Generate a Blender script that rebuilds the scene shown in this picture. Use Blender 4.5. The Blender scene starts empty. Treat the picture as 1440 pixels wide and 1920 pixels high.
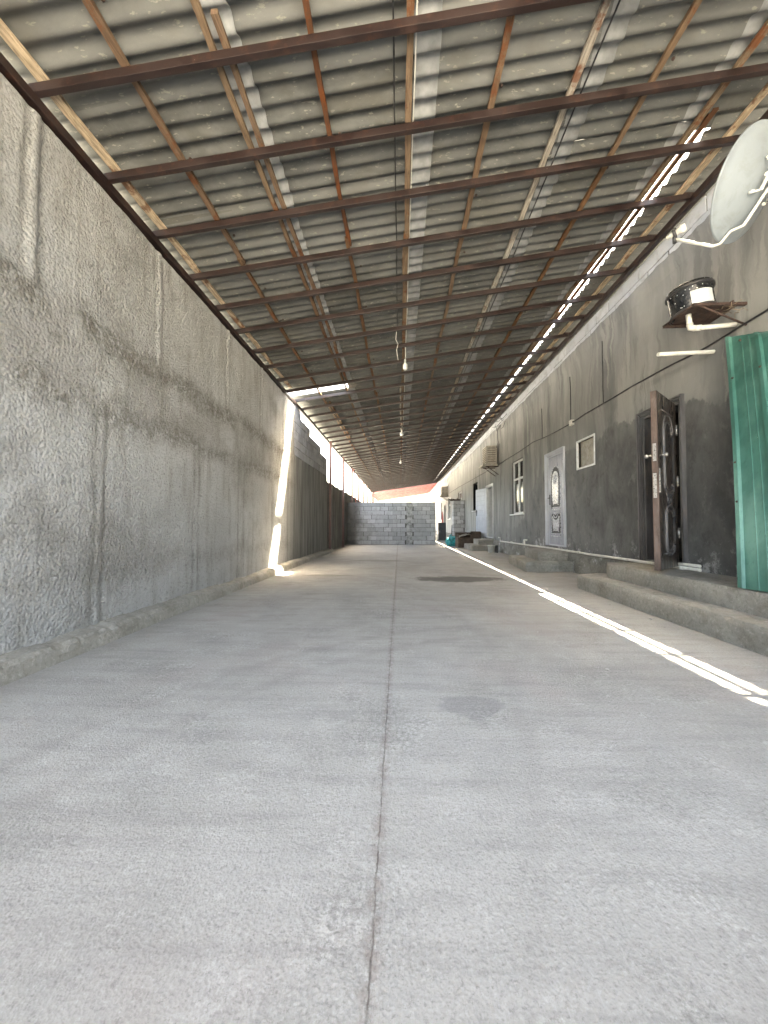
import bpy, bmesh, math, random
from mathutils import Vector, Matrix, noise as mn
random.seed(7)
D = bpy.data
SC = bpy.context.scene
C = SC.collection

# ---------------------------------------------------------------- camera, sky, sun, exposure
CAMH = 0.95
cam = D.cameras.new('camera'); co = D.objects.new('camera', cam); C.objects.link(co)
co.location = (0, 0, CAMH)
co.rotation_euler = (math.pi/2 + math.atan(24/700), 0, math.atan(30/700))
cam.sensor_fit = 'VERTICAL'; cam.sensor_height = 36; cam.sensor_width = 27
cam.lens = 700/1920*36; cam.clip_start = 0.05; cam.clip_end = 1000
SC.camera = co
TO_SUN = Vector((0.20, 0.33, 1.0)).normalized()
EL = math.asin(TO_SUN.z)
W = D.worlds.new('World'); SC.world = W; W.use_nodes = True
wt = W.node_tree; wt.nodes.clear()
sk = wt.nodes.new('ShaderNodeTexSky'); sk.sky_type = 'NISHITA'; sk.sun_disc = False
sk.sun_elevation = EL; sk.sun_rotation = math.atan2(TO_SUN.x, TO_SUN.y)
sk.air_density = 1.0; sk.dust_density = 9.0; sk.ozone_density = 1.0
bg = wt.nodes.new('ShaderNodeBackground'); bg.inputs[1].default_value = 0.15
wo = wt.nodes.new('ShaderNodeOutputWorld')
wt.links.new(sk.outputs[0], bg.inputs[0]); wt.links.new(bg.outputs[0], wo.inputs[0])
sl = D.lights.new('sun', 'SUN'); sl.energy = 2.8; sl.angle = math.radians(0.5); sl.color = (1, .965, .91)
so = D.objects.new('sun', sl); C.objects.link(so)
so.rotation_euler = (-TO_SUN).to_track_quat('-Z', 'Y').to_euler(); so.location = (5, 5, 30)
SC.view_settings.view_transform = 'Standard'; SC.view_settings.look = 'None'
SC.view_settings.gamma = 1; SC.view_settings.exposure = 4.9
SC.view_settings.use_white_balance = True; SC.view_settings.white_balance_temperature = 7900; SC.view_settings.white_balance_tint = 3
SC.view_settings.use_curve_mapping = False
try:
    SC.cycles.max_bounces = 8; SC.cycles.diffuse_bounces = 6
except Exception:
    pass

# ---------------------------------------------------------------- material helper
class NT:
    def __init__(s, name):
        s.m = D.materials.new(name); s.m.use_nodes = True
        s.t = s.m.node_tree; s.t.nodes.clear()
        s.out = s.n('OutputMaterial'); s.b = s.n('BsdfPrincipled')
        s.l(s.b.outputs[0], s.out.inputs[0])
        s.tc = s.n('TexCoord')
    def n(s, k): return s.t.nodes.new('ShaderNode' + k)
    def l(s, a, b): s.t.links.new(a, b)
    def put(s, inp, v):
        if isinstance(v, bpy.types.NodeSocket): s.l(v, inp)
        elif v is not None:
            if isinstance(v, (tuple, list)) and len(v) == 3 and inp.type == 'RGBA': v = (*v, 1)
            inp.default_value = v
    def vec(s, scale=(1, 1, 1), rand=False, loc=(0, 0, 0)):
        mp = s.n('Mapping'); mp.inputs['Scale'].default_value = scale; mp.inputs['Location'].default_value = loc
        src = s.tc.outputs['Object']
        if rand:
            oi = s.n('ObjectInfo'); mm = s.n('VectorMath'); mm.operation = 'SCALE'
            cb = s.n('CombineXYZ')
            for i in range(3): s.l(oi.outputs['Random'], cb.inputs[i])
            s.l(cb.outputs[0], mm.inputs[0]); mm.inputs['Scale'].default_value = 37.
            ad = s.n('VectorMath'); ad.operation = 'ADD'
            s.l(src, ad.inputs[0]); s.l(mm.outputs[0], ad.inputs[1]); src = ad.outputs[0]
        s.l(src, mp.inputs['Vector']); return mp.outputs[0]
    def noise(s, sc, vec=None, det=4, rough=.55, dist=0, fac=True):
        t = s.n('TexNoise'); t.inputs['Scale'].default_value = sc; t.inputs['Detail'].default_value = det
        t.inputs['Roughness'].default_value = rough; t.inputs['Distortion'].default_value = dist
        s.l(vec if vec is not None else s.tc.outputs['Object'], t.inputs['Vector'])
        return t.outputs[0] if fac else t.outputs[1]
    def voro(s, sc, vec=None, feat='F1'):
        t = s.n('TexVoronoi'); t.feature = feat; t.inputs['Scale'].default_value = sc
        s.l(vec if vec is not None else s.tc.outputs['Object'], t.inputs['Vector'])
        return t.outputs['Distance']
    def rng(s, v, a, b, c=0., d=1., smooth=True):
        t = s.n('MapRange'); t.interpolation_type = 'SMOOTHSTEP' if smooth else 'LINEAR'
        s.l(v, t.inputs['Value'])
        for k, q in zip(('From Min', 'From Max', 'To Min', 'To Max'), (a, b, c, d)): t.inputs[k].default_value = q
        return t.outputs[0]
    def mth(s, op, a, b=0., c=0.):
        t = s.n('Math'); t.operation = op
        for i, q in enumerate((a, b, c)): s.put(t.inputs[i], q)
        return t.outputs[0]
    def mix(s, f, a, b, mode='MIX'):
        t = s.n('Mix'); t.data_type = 'RGBA'; t.blend_type = mode
        s.put(t.inputs[0], f); s.put(t.inputs[6], a); s.put(t.inputs[7], b); return t.outputs[2]
    def xyz(s):
        t = s.n('SeparateXYZ'); s.l(s.tc.outputs['Object'], t.inputs[0]); return t.outputs
    def attr(s, name='var'):
        t = s.n('Attribute'); t.attribute_name = name; return t.outputs['Fac']
    def orand(s):
        return s.n('ObjectInfo').outputs['Random']
    def bump(s, h, st=.5, dist=.01, prev=None):
        t = s.n('Bump'); t.inputs['Strength'].default_value = st; t.inputs['Distance'].default_value = dist
        s.l(h, t.inputs['Height'])
        if prev is not None: s.l(prev, t.inputs['Normal'])
        return t.outputs[0]
    def fin(s, col, rough=.8, bump=None, metal=0., spec=.5, **kw):
        s.put(s.b.inputs['Base Color'], col); s.put(s.b.inputs['Roughness'], rough)
        s.put(s.b.inputs['Metallic'], metal); s.b.inputs['Specular IOR Level'].default_value = spec
        if bump is not None: s.l(bump, s.b.inputs['Normal'])
        for k, v in kw.items(): s.put(s.b.inputs[k], v)
        return s.m

def gauss2(t, xy, cx, cy, rx, ry, wob):
    dx = t.mth('DIVIDE', t.mth('SUBTRACT', xy[0], cx), rx)
    dy = t.mth('DIVIDE', t.mth('SUBTRACT', xy[1], cy), ry)
    r = t.mth('SQRT', t.mth('ADD', t.mth('MULTIPLY', dx, dx), t.mth('MULTIPLY', dy, dy)))
    r = t.mth('ADD', r, wob)
    return t.rng(r, .85, 1.1, 1, 0)

# floor
def m_floor():
    t = NT('floor_concrete')
    big = t.noise(.7, det=5, rough=.6, dist=.6)
    mid = t.noise(4.5, det=8, rough=.65, dist=.5)
    fine = t.noise(75, det=7, rough=.8)
    strk = t.noise(2.2, t.vec((.55, 5, 1)), det=7, rough=.68, dist=.3)
    col = t.mix(t.rng(big, .3, .7), (.335, .325, .308), (.41, .398, .38))
    col = t.mix(t.rng(strk, .42, .72), col, t.mix(.5, col, (.23, .222, .212)))
    gran = t.noise(46, det=9, rough=.85)
    col = t.mix(t.mth('MULTIPLY', t.mth('MULTIPLY', t.rng(mid, .47, .66), t.rng(gran, .46, .6)), .75), col, (.52, .51, .49))
    col = t.mix(t.mth('MULTIPLY', t.mth('MULTIPLY', t.rng(t.noise(1.7, t.vec(loc=(7, 2, 0)), det=6, rough=.65), .48, .68), t.rng(gran, .54, .44)), .6), col, (.17, .165, .155))
    sc_ = t.noise(1.3, t.vec((9, .5, 1)), det=6, rough=.6, dist=1.5)
    col = t.mix(t.rng(t.mth('ABSOLUTE', t.mth('SUBTRACT', sc_, .5)), 0, .012, .22, 0), col, (.48, .47, .46))
    col = t.mix(t.mth('MULTIPLY', t.rng(t.noise(1.1, t.vec(loc=(4, 9, 0)), det=6), .52, .75), .45), col, (.36, .315, .30))
    col = t.mix(t.mth('MULTIPLY', t.rng(fine, .52, .64), .6), col, (.17, .162, .152))
    col = t.mix(t.mth('MULTIPLY', t.rng(fine, .46, .37), .4), col, (.52, .51, .50))
    v = t.voro(95)
    col = t.mix(t.mth('MULTIPLY', t.rng(v, 0, .16, 1, 0), t.rng(t.noise(2.1, det=3), .48, .62, 0, .75)), col, (.13, .125, .12))
    xy = t.xyz()
    wob = t.mth('MULTIPLY', t.mth('SUBTRACT', t.noise(4.5, t.vec((.8, 1, 1)), det=8, rough=.75), .5), 2.4)
    pud = gauss2(t, xy, 1.02, 6.62, .74, .34, wob)
    pud2 = gauss2(t, xy, .38, 2.0, .16, .13, wob)
    pud3 = gauss2(t, xy, -1.35, 7.0, .5, .16, wob)
    pud4 = gauss2(t, xy, -.55, 9.9, .7, .22, wob)
    col = t.mix(t.mth('MULTIPLY', pud, .88), col, (.07, .066, .058))
    col = t.mix(t.mth('MULTIPLY', pud2, .3), col, (.13, .13, .14))
    col = t.mix(t.mth('MULTIPLY', t.mth('MAXIMUM', pud3, pud4), .35), col, (.12, .115, .10))
    # faint tyre sweeps and scuffs
    for (ax_, ay_, rr_, ww_, st_) in ((1.6, .4, 3.0, .09, .2), (1.6, .4, 3.32, .07, .16), (-5.2, 3.0, 5.9, .08, .13), (3.5, -1.5, 3.6, .06, .14)):
        ex = t.mth('SUBTRACT', xy[0], ax_); ey = t.mth('SUBTRACT', xy[1], ay_)
        rr = t.mth('SQRT', t.mth('ADD', t.mth('MULTIPLY', ex, ex), t.mth('MULTIPLY', ey, ey)))
        rr = t.mth('ADD', rr, t.mth('MULTIPLY', t.mth('SUBTRACT', mid, .5), .12))
        tr = t.rng(t.mth('ABSOLUTE', t.mth('SUBTRACT', rr, rr_)), 0, ww_, 1, 0)
        col = t.mix(t.mth('MULTIPLY', t.mth('MULTIPLY', tr, t.rng(gran, .42, .6, .3, 1)), st_*2), col, (.24, .225, .21))
    grit = t.mth('MULTIPLY', t.rng(t.noise(1.4, t.vec(loc=(3, 1, 0)), det=8, rough=.7, dist=.6), .54, .70), t.rng(gran, .5, .60))
    col = t.mix(t.mth('MULTIPLY', grit, .6), col, (.14, .145, .14))
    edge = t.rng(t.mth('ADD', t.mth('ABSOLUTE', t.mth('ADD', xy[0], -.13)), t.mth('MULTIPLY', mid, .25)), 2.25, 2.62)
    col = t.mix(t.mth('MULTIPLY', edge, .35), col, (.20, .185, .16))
    # joint between the two pours
    jx = t.mth('ADD', xy[0], t.mth('MULTIPLY', xy[1], .0028))
    jx = t.mth('ADD', jx, .062)
    jx = t.mth('ADD', jx, t.mth('MULTIPLY', t.mth('SUBTRACT', t.noise(9, det=10, rough=.85), .5), .022))
    aj = t.mth('ABSOLUTE', jx)
    line = t.rng(aj, .0006, .0032, 1, 0)
    halo = t.mth('MULTIPLY', t.rng(aj, .002, .035, 1, 0), t.rng(t.noise(22, det=6, rough=.75), .42, .58))
    stripe = t.rng(t.mth('ABSOLUTE', t.mth('SUBTRACT', jx, -.045)), .02, .06, 1, 0)
    col = t.mix(t.mth('MULTIPLY', halo, .5), col, (.19, .15, .13))
    col = t.mix(t.mth('MULTIPLY', t.mth('MULTIPLY', line, t.rng(t.noise(17, det=5, rough=.7), .38, .56, .12, 1)), .65), col, (.09, .072, .06))
    h = t.mth('ADD', t.mth('MULTIPLY', t.noise(42, det=10, rough=.85), 1.2), t.mth('MULTIPLY', line, -.55))
    h = t.mth('ADD', h, t.mth('MULTIPLY', strk, .5))
    b = t.bump(h, .9, .017)
    b = t.bump(t.voro(130), .5, .006, b)
    rg = t.mth('SUBTRACT', .82, t.mth('MULTIPLY', pud, .25))
    return t.fin(col, rg, b, spec=.3)

def m_leftwall():
    t = NT('roughcast_render')
    xy = t.xyz()
    big = t.noise(.8, det=5, rough=.6, dist=.5)
    col = t.mix(t.rng(big, .3, .7), (.55, .548, .54), (.68, .678, .672))
    drip = t.noise(3, t.vec((1, 2.2, .35)), det=6, rough=.65)
    col = t.mix(t.mth('MULTIPLY', t.rng(drip, .46, .72), .5), col, (.30, .285, .25))
    w = t.mth('MULTIPLY', t.mth('SUBTRACT', t.noise(1.3, det=9, rough=.7), .5), .5)
    z1 = t.mth('ADD', xy[2], w)
    for zc, am, wd in ((2.52, .75, .26), (1.92, .65, .22), (.55, .3, .2)):
        band = t.rng(t.mth('ABSOLUTE', t.mth('SUBTRACT', z1, zc)), 0, wd, 1, 0)
        br = t.rng(t.noise(1.7, t.vec(loc=(0, zc*7, 0)), det=4), .30, .5)
        col = t.mix(t.mth('MULTIPLY', t.mth('MULTIPLY', band, t.mth('MULTIPLY', br, t.rng(t.noise(14, det=8, rough=.8), .40, .54, .1, 1))), am), col, (.17, .152, .12))
    mid_ = t.mth('MULTIPLY', t.rng(z1, 1.85, 2.0), t.rng(z1, 2.7, 2.5))
    blot = t.noise(1.6, t.vec((1, 1, .8), loc=(0, 3, 1)), det=7, rough=.7)
    col = t.mix(t.mth('MULTIPLY', t.mth('MULTIPLY', mid_, t.rng(blot, .35, .6)), .42), col, (.22, .20, .165))
    col = t.mix(t.mth('MULTIPLY', t.rng(t.noise(.75, t.vec(loc=(0, 8, 5)), det=6, rough=.65), .5, .68), .5), col, (.25, .235, .205))
    dk = t.attr('var')
    col = t.mix(t.mth('MULTIPLY', dk, t.rng(t.noise(5, det=5, rough=.7), .36, .56, .35, .9)), col, (.17, .155, .13))
    fine = t.noise(30, t.vec(loc=(3, 0, 0)), det=9, rough=.8)
    col = t.mix(t.mth('MULTIPLY', t.rng(fine, .52, .64), .6), col, (.20, .19, .165))
    col = t.mix(t.mth('MULTIPLY', t.rng(fine, .46, .38), .35), col, (.60, .60, .585))
    # smoother farther along, and darker, with the light falloff put into the colour
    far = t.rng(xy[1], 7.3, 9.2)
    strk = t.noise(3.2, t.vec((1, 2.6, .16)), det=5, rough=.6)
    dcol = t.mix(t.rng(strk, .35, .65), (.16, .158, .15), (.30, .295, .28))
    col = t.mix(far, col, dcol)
    vz = t.voro(48, t.vec((1, 1, .85)))
    h = t.mth('ADD', t.mth('MULTIPLY', t.noise(30, det=9, rough=.85), 1.), t.mth('MULTIPLY', vz, -.9))
    amt = t.mth('MULTIPLY', h, t.rng(xy[1], 4, 9, 1, .45))
    b = t.bump(amt, 1.0, .06)
    b = t.bump(t.noise(80, det=5, rough=.8), .5, .006, b)
    return t.fin(col, .9, b, spec=.2)

def m_rightwall():
    t = NT('stained_plaster')
    xy = t.xyz()
    yz = t.vec((1, 1.4, .13))
    wv = t.noise(1.1, t.vec((1, 1, 1)), det=5, rough=.6)
    wb = t.n('VectorMath'); wb.operation = 'ADD'; cb = t.n('CombineXYZ')
    t.l(t.mth('MULTIPLY', t.mth('SUBTRACT', wv, .5), .55), cb.inputs[1]); t.l(yz, wb.inputs[0]); t.l(cb.outputs[0], wb.inputs[1])
    s1 = t.noise(1.5, wb.outputs[0], det=7, rough=.62, dist=.3)
    wb2 = t.n('VectorMath'); wb2.operation = 'ADD'; t.l(t.vec((1, 1.2, .12), loc=(0, 3, 0)), wb2.inputs[0]); t.l(cb.outputs[0], wb2.inputs[1])
    s2 = t.noise(4.6, wb2.outputs[0], det=6, rough=.6, dist=.3)
    big = t.noise(.9, det=4, rough=.6)
    col = t.mix(t.rng(s1, .35, .62), (.145, .147, .147), (.26, .259, .25))
    col = t.mix(t.mth('MULTIPLY', t.rng(s2, .50, .60), .55), col, (.335, .33, .305))
    col = t.mix(t.mth('MULTIPLY', t.rng(s2, .44, .36), .5), col, (.11, .111, .11))
    col = t.mix(t.mth('MULTIPLY', t.rng(big, .42, .62), .55), col, (.205, .204, .198))
    # the far half is streaked and paler, its sunlight put into the colour
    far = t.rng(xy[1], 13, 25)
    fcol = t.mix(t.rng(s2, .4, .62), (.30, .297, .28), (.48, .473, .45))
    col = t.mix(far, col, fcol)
    # damp lower zone
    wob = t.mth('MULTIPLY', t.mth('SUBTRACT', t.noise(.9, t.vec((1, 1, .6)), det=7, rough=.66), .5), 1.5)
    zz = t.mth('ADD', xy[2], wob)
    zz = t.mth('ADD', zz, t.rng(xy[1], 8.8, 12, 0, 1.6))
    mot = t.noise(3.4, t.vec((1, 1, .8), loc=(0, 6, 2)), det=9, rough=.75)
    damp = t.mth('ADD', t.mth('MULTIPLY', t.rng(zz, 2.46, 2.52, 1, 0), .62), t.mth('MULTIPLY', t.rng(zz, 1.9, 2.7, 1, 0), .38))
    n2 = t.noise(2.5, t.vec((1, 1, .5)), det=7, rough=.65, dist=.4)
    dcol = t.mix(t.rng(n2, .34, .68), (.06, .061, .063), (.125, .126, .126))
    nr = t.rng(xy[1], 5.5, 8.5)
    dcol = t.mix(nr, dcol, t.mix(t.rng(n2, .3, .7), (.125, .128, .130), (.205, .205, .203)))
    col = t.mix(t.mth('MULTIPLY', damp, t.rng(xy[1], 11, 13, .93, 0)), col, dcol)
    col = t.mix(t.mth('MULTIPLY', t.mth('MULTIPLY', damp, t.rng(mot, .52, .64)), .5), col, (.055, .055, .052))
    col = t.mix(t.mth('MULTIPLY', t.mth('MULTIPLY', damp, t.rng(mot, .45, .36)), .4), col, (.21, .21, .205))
    # salt bloom low down
    salt = t.mth('MULTIPLY', t.rng(t.noise(3.6, t.vec(loc=(2, 1.3, 0)), det=10, rough=.78), .53, .61), t.rng(t.mth('ADD', xy[2], t.mth('MULTIPLY', wob, .6)), .35, .85, 1, 0))
    col = t.mix(t.mth('MULTIPLY', salt, .8), col, (.48, .48, .49))
    fl = t.voro(18); col = t.mix(t.rng(fl, 0, .07, .35, 0), col, (.35, .34, .32))
    b = t.bump(t.noise(14, det=10, rough=.75), .5, .016)
    b = t.bump(s1, .4, .03, b)
    return t.fin(col, .82, b, spec=.3)

def m_block(name, a, b_, dirt=(.16, .15, .135), bs=.5):
    t = NT(name)
    v = t.attr('var')
    n = t.noise(5, det=7, rough=.65)
    col = t.mix(v, a, b_)
    col = t.mix(t.mth('MULTIPLY', t.rng(n, .45, .7), .6), col, dirt)
    f = t.noise(55, det=4, rough=.7)
    col = t.mix(t.mth('MULTIPLY', t.rng(f, .55, .72), .4), col, dirt)
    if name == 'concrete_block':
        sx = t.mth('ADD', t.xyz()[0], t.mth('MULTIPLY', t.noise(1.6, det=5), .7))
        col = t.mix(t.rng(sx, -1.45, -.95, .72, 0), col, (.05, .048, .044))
    return t.fin(col, .9, t.bump(t.noise(40, det=7, rough=.75), bs, .008), spec=.2)

def m_simple(name, col, rough=.6, var=.15, sc=6, metal=0., bs=.12, spec=.5, dirt=None, dirtamt=.5, rand=False, streak=(1, 1, 1), coat=0.):
    t = NT(name)
    vv = t.vec(streak, rand=rand)
    n = t.noise(sc, vv, det=6, rough=.62)
    dk = tuple(c*(1-var*2) for c in col); lt = tuple(min(1, c*(1+var)) for c in col)
    c = t.mix(t.rng(n, .3, .7), dk, lt)
    if dirt is not None:
        c = t.mix(t.mth('MULTIPLY', t.rng(t.noise(sc*2.3, vv, det=8, rough=.7, dist=.5), .5, .66), dirtamt), c, dirt)
    r = t.rng(t.noise(sc*3, vv, det=5), .3, .7, max(.04, rough-.12), min(1, rough+.12))
    return t.fin(c, r, t.bump(t.noise(sc*7, vv, det=5, rough=.7), bs, .005), metal=metal, spec=spec)

def m_wood(name, cols):
    t = NT(name)
    r = t.orand(); v = t.attr('var')
    vv = t.vec((6, .7, 6), rand=True)
    g = t.noise(9, vv, det=7, rough=.65, dist=.4)
    rr = t.n('ValToRGB'); e = rr.color_ramp; e.interpolation = 'LINEAR'
    t.l(t.mth('FRACT', t.mth('ADD', t.mth('MULTIPLY', r, 1.), t.mth('MULTIPLY', v, .35))), rr.inputs[0])
    while len(e.elements) < len(cols): e.elements.new(.5)
    for i, c in enumerate(cols):
        e.elements[i].position = i/(len(cols)-1); e.elements[i].color = (*c, 1)
    col = t.mix(t.rng(g, .35, .68), rr.outputs[0], t.mix(.62, rr.outputs[0], (.05, .03, .018)))
    bark = t.rng(t.noise(2.4, t.vec((1, 1, 1), rand=True), det=6, rough=.7), .54, .62)
    col = t.mix(t.mth('MULTIPLY', bark, .75), col, (.14, .042, .012))
    return t.fin(col, .8, t.bump(g, .6, .006), spec=.25)

def m_sheet():
    t = NT('fibre_cement_sheet')
    cl = t.attr('var'); r = t.orand()
    base = t.mix(r, (.062, .063, .060), (.118, .12, .115))
    n = t.noise(3.5, t.vec((.5, 1, 1), rand=True), det=7, rough=.68, dist=.5)
    col = t.mix(t.rng(n, .34, .68), base, t.mix(.45, base, (.18, .183, .175)))
    sp = t.rng(t.noise(34, t.vec((.35, 1, 1), rand=True), det=4, rough=.6), .60, .68)
    col = t.mix(t.mth('MULTIPLY', sp, .55), col, (.28, .27, .23))
    st = t.rng(t.noise(1.6, t.vec((1, 1.5, 1), rand=True), det=5), .5, .66)
    col = t.mix(t.mth('MULTIPLY', st, .35), col, (.085, .078, .06))
    ccol = t.mix(t.rng(t.noise(12, t.vec(rand=True), det=5), .3, .7), (.20, .205, .21), (.29, .30, .305))
    cn = t.rng(t.mth('ADD', cl, t.mth('MULTIPLY', t.mth('SUBTRACT', t.noise(5, t.vec(rand=True), det=4), .5), .3)), .45, .6)
    col = t.mix(t.mth('MULTIPLY', cn, .85), col, ccol)
    b = t.bump(t.noise(60, t.vec((.5, 1, 1), rand=True), det=6, rough=.75), .35, .004)
    return t.fin(col, .78, b, spec=.35)

def m_steel(name, a, b_, rust, amt=.5):
    t = NT(name)
    vv = t.vec((1, 1, 1), rand=True)
    n = t.noise(3, vv, det=7, rough=.65)
    col = t.mix(t.rng(n, .35, .65), a, b_)
    col = t.mix(t.mth('MULTIPLY', t.rng(t.noise(11, vv, det=8, rough=.72), .52, .64), amt), col, rust)
    col = t.mix(t.rng(t.voro(9, vv), 0, .05, .5, 0), col, (.4, .36, .3))
    return t.fin(col, t.rng(n, .3, .7, .35, .6), t.bump(t.noise(50, vv, det=4), .2, .003), spec=.5)

M = {}
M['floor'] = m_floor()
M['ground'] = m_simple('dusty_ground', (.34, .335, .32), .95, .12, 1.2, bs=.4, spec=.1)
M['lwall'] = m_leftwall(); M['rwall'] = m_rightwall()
M['block'] = m_block('painted_block', (.40, .42, .45), (.54, .56, .60), (.30, .30, .29))
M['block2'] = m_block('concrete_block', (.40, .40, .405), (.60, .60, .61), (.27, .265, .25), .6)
M['block3'] = m_block('dark_concrete_block', (.28, .285, .30), (.38, .39, .41), (.2, .195, .19), .6)
M['mortar'] = m_simple('mortar', (.17, .165, .15), .95, .25, 8, bs=.6, spec=.1)
M['pier'] = m_simple('cast_pier_concrete', (.46, .455, .44), .95, .25, 7, bs=.8, spec=.1, dirt=(.34, .33, .31))
M['lowwall'] = m_simple('dark_plaster', (.17, .165, .15), .92, .25, 2.2, bs=.6, spec=.15, dirt=(.06, .058, .05), streak=(1, 1.5, .3))
M['step'] = m_simple('step_concrete', (.27, .26, .235), .92, .14, 9, bs=1., spec=.15, dirt=(.17, .16, .14), dirtamt=.55)
def m_rough(name, a, b_, dirt, salt=None):
    t = NT(name); n = t.noise(2.2, det=7, rough=.65); f = t.noise(32, det=9, rough=.8); g = t.noise(7, det=8, rough=.75)
    col = t.mix(t.rng(n, .35, .65), a, b_)
    col = t.mix(t.mth('MULTIPLY', t.rng(g, .5, .64), .45), col, dirt)
    col = t.mix(t.mth('MULTIPLY', t.rng(f, .52, .64), .6), col, dirt)
    col = t.mix(t.mth('MULTIPLY', t.rng(f, .46, .38), .35), col, tuple(min(1, c*1.6) for c in b_))
    if salt: col = t.mix(t.mth('MULTIPLY', t.rng(t.noise(3.1, t.vec(loc=(1, 5, 2)), det=9, rough=.75), .55, .62), .8), col, salt)
    return t.fin(col, .93, t.bump(t.noise(26, det=9, rough=.78), 1., .03, t.bump(n, .5, .03)), spec=.15)
M['kerb'] = m_rough('rough_kerb_concrete', (.27, .255, .225), (.35, .332, .30), (.17, .155, .13))
M['step'] = m_rough('step_concrete_rough', (.27, .253, .225), (.35, .332, .30), (.17, .158, .135))
M['plinth'] = m_rough('plinth_concrete_rough', (.20, .19, .17), (.28, .27, .245), (.10, .095, .085), (.50, .50, .50))
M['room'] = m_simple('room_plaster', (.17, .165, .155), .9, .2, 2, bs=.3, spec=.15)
M['steel'] = m_steel('red_primer_steel', (.013, .007, .0065), (.024, .013, .0115), (.06, .026, .017))
M['steelpost'] = m_steel('post_primer_steel', (.09, .045, .042), (.13, .065, .062), (.15, .07, .045))
M['steellit'] = m_steel('lit_primer_steel', (.40, .13, .12), (.55, .22, .2), (.3, .1, .07), .3)  # lit version of the red primer, bounced light put into the colour
M['redsheet'] = m_steel('red_roof_metal', (.26, .11, .11), (.36, .17, .17), (.2, .08, .075), .4)
M['sheet'] = m_sheet()
M['wood'] = m_wood('rough_batten_wood', [(.15, .075, .036), (.22, .155, .10), (.11, .042, .018), (.24, .19, .135), (.16, .08, .036)])
M['woodpale'] = m_wood('pale_batten_wood', [(.52, .40, .27), (.62, .50, .36), (.45, .32, .19)])
M['woodgrey'] = m_wood('grey_batten_wood', [(.38, .36, .31), (.45, .43, .38), (.33, .29, .24)])
M['white'] = m_simple('white_painted_metal', (.66, .68, .69), .38, .06, 5, bs=.05, dirt=(.42, .42, .40), dirtamt=.35)
M['dish'] = m_simple('dish_enamel', (.225, .255, .28), .42, .05, 2.2, bs=.03, dirt=(.17, .185, .185), dirtamt=.5)
M['pvc'] = m_simple('white_pvc', (.66, .65, .60), .4, .08, 6, bs=.04, dirt=(.42, .38, .3), dirtamt=.4)
M['black'] = m_simple('glossy_black_plastic', (.012, .013, .015), .2, .2, 6, bs=.03, spec=.7)
M['cable'] = m_simple('black_cable', (.018, .018, .02), .55, .1, 6, bs=.0)
M['label'] = m_simple('white_label', (.55, .57, .58), .6, .08, 12, bs=.02, dirt=(.4, .42, .45), dirtamt=.5)
M['rust'] = m_simple('rusty_iron', (.05, .028, .022), .85, .3, 12, bs=.5, dirt=(.10, .06, .045))
M['straw'] = m_simple('dry_twigs', (.22, .17, .12), .9, .3, 20, bs=.3)
M['doorwood'] = m_simple('dark_brown_door', (.035, .026, .02), .33, .3, 5, bs=.15, spec=.6, dirt=(.06, .035, .022), streak=(1, 1, .2))
M['dooredge'] = m_simple('worn_wood_edge', (.10, .068, .056), .8, .3, 7, bs=.6, dirt=(.17, .14, .125), streak=(1, 1, .25))
M['doorframe'] = m_simple('dark_grey_door_frame', (.10, .096, .10), .42, .25, 5, bs=.15, dirt=(.13, .11, .095), streak=(1, 1, .3))
M['greydoor'] = m_simple('silver_grey_paint', (.33, .34, .40), .38, .08, 5, bs=.06, metal=.25, dirt=(.17, .165, .17), dirtamt=.35, streak=(1, 1, .3))
M['silver'] = m_simple('pale_silver_relief', (.55, .56, .60), .3, .08, 8, bs=.05, metal=.35)
M['greyrelief'] = m_simple('near_black_field', (.035, .036, .045), .5, .1, 8, bs=.05)
M['whitedoor'] = m_simple('pale_grey_door', (.50, .52, .57), .42, .05, 4, bs=.04)
M['dark'] = m_simple('dark_metal', (.03, .03, .033), .45, .2, 8, bs=.1)
M['cabinet'] = m_simple('slate_cabinet_metal', (.048, .052, .064), .4, .15, 4, bs=.05)
M['teal'] = m_simple('teal_plastic', (.02, .30, .33), .32, .25, 10, bs=.2, spec=.6)
M['brown'] = m_simple('brown_chipboard', (.085, .058, .042), .75, .25, 5, bs=.25, dirt=(.14, .10, .07))
M['cloth'] = m_simple('dusty_cloth', (.33, .29, .25), .95, .2, 8, bs=.5)
M['acbox'] = m_simple('aged_ac_casing', (.36, .335, .29), .55, .12, 5, bs=.1, dirt=(.17, .13, .09), dirtamt=.6)
M['chrome'] = m_simple('worn_steel_plate', (.45, .44, .42), .35, .15, 20, bs=.2, metal=.7, dirt=(.2, .13, .08))
M['crumb'] = m_simple('concrete_crumb', (.40, .39, .37), .95, .2, 30, bs=.5)
M['redplastic'] = m_simple('red_plastic', (.35, .05, .04), .5, .1, 8, bs=.05)

def m_green():
    t = NT('green_painted_tin')
    vv = t.vec((1, 1, .35))
    n = t.noise(4, vv, det=7, rough=.65, dist=.4)
    col = t.mix(t.rng(n, .3, .7), (.022, .085, .066), (.035, .13, .102))
    bl = t.rng(t.noise(1.6, t.vec((1, 1, .6)), det=6, rough=.6), .45, .68)
    col = t.mix(t.mth('MULTIPLY', bl, .8), col, (.12, .25, .205))
    col = t.mix(t.mth('MULTIPLY', t.rng(t.noise(30, vv, det=5, rough=.75), .58, .68), .5), col, (.01, .06, .05))
    col = t.mix(t.rng(t.voro(7), 0, .04, .8, 0), col, (.5, .6, .55))
    return t.fin(col, t.rng(n, .3, .7, .35, .55), t.bump(t.noise(9, vv, det=4), .15, .01), spec=.5)
M['green'] = m_green()

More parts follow.
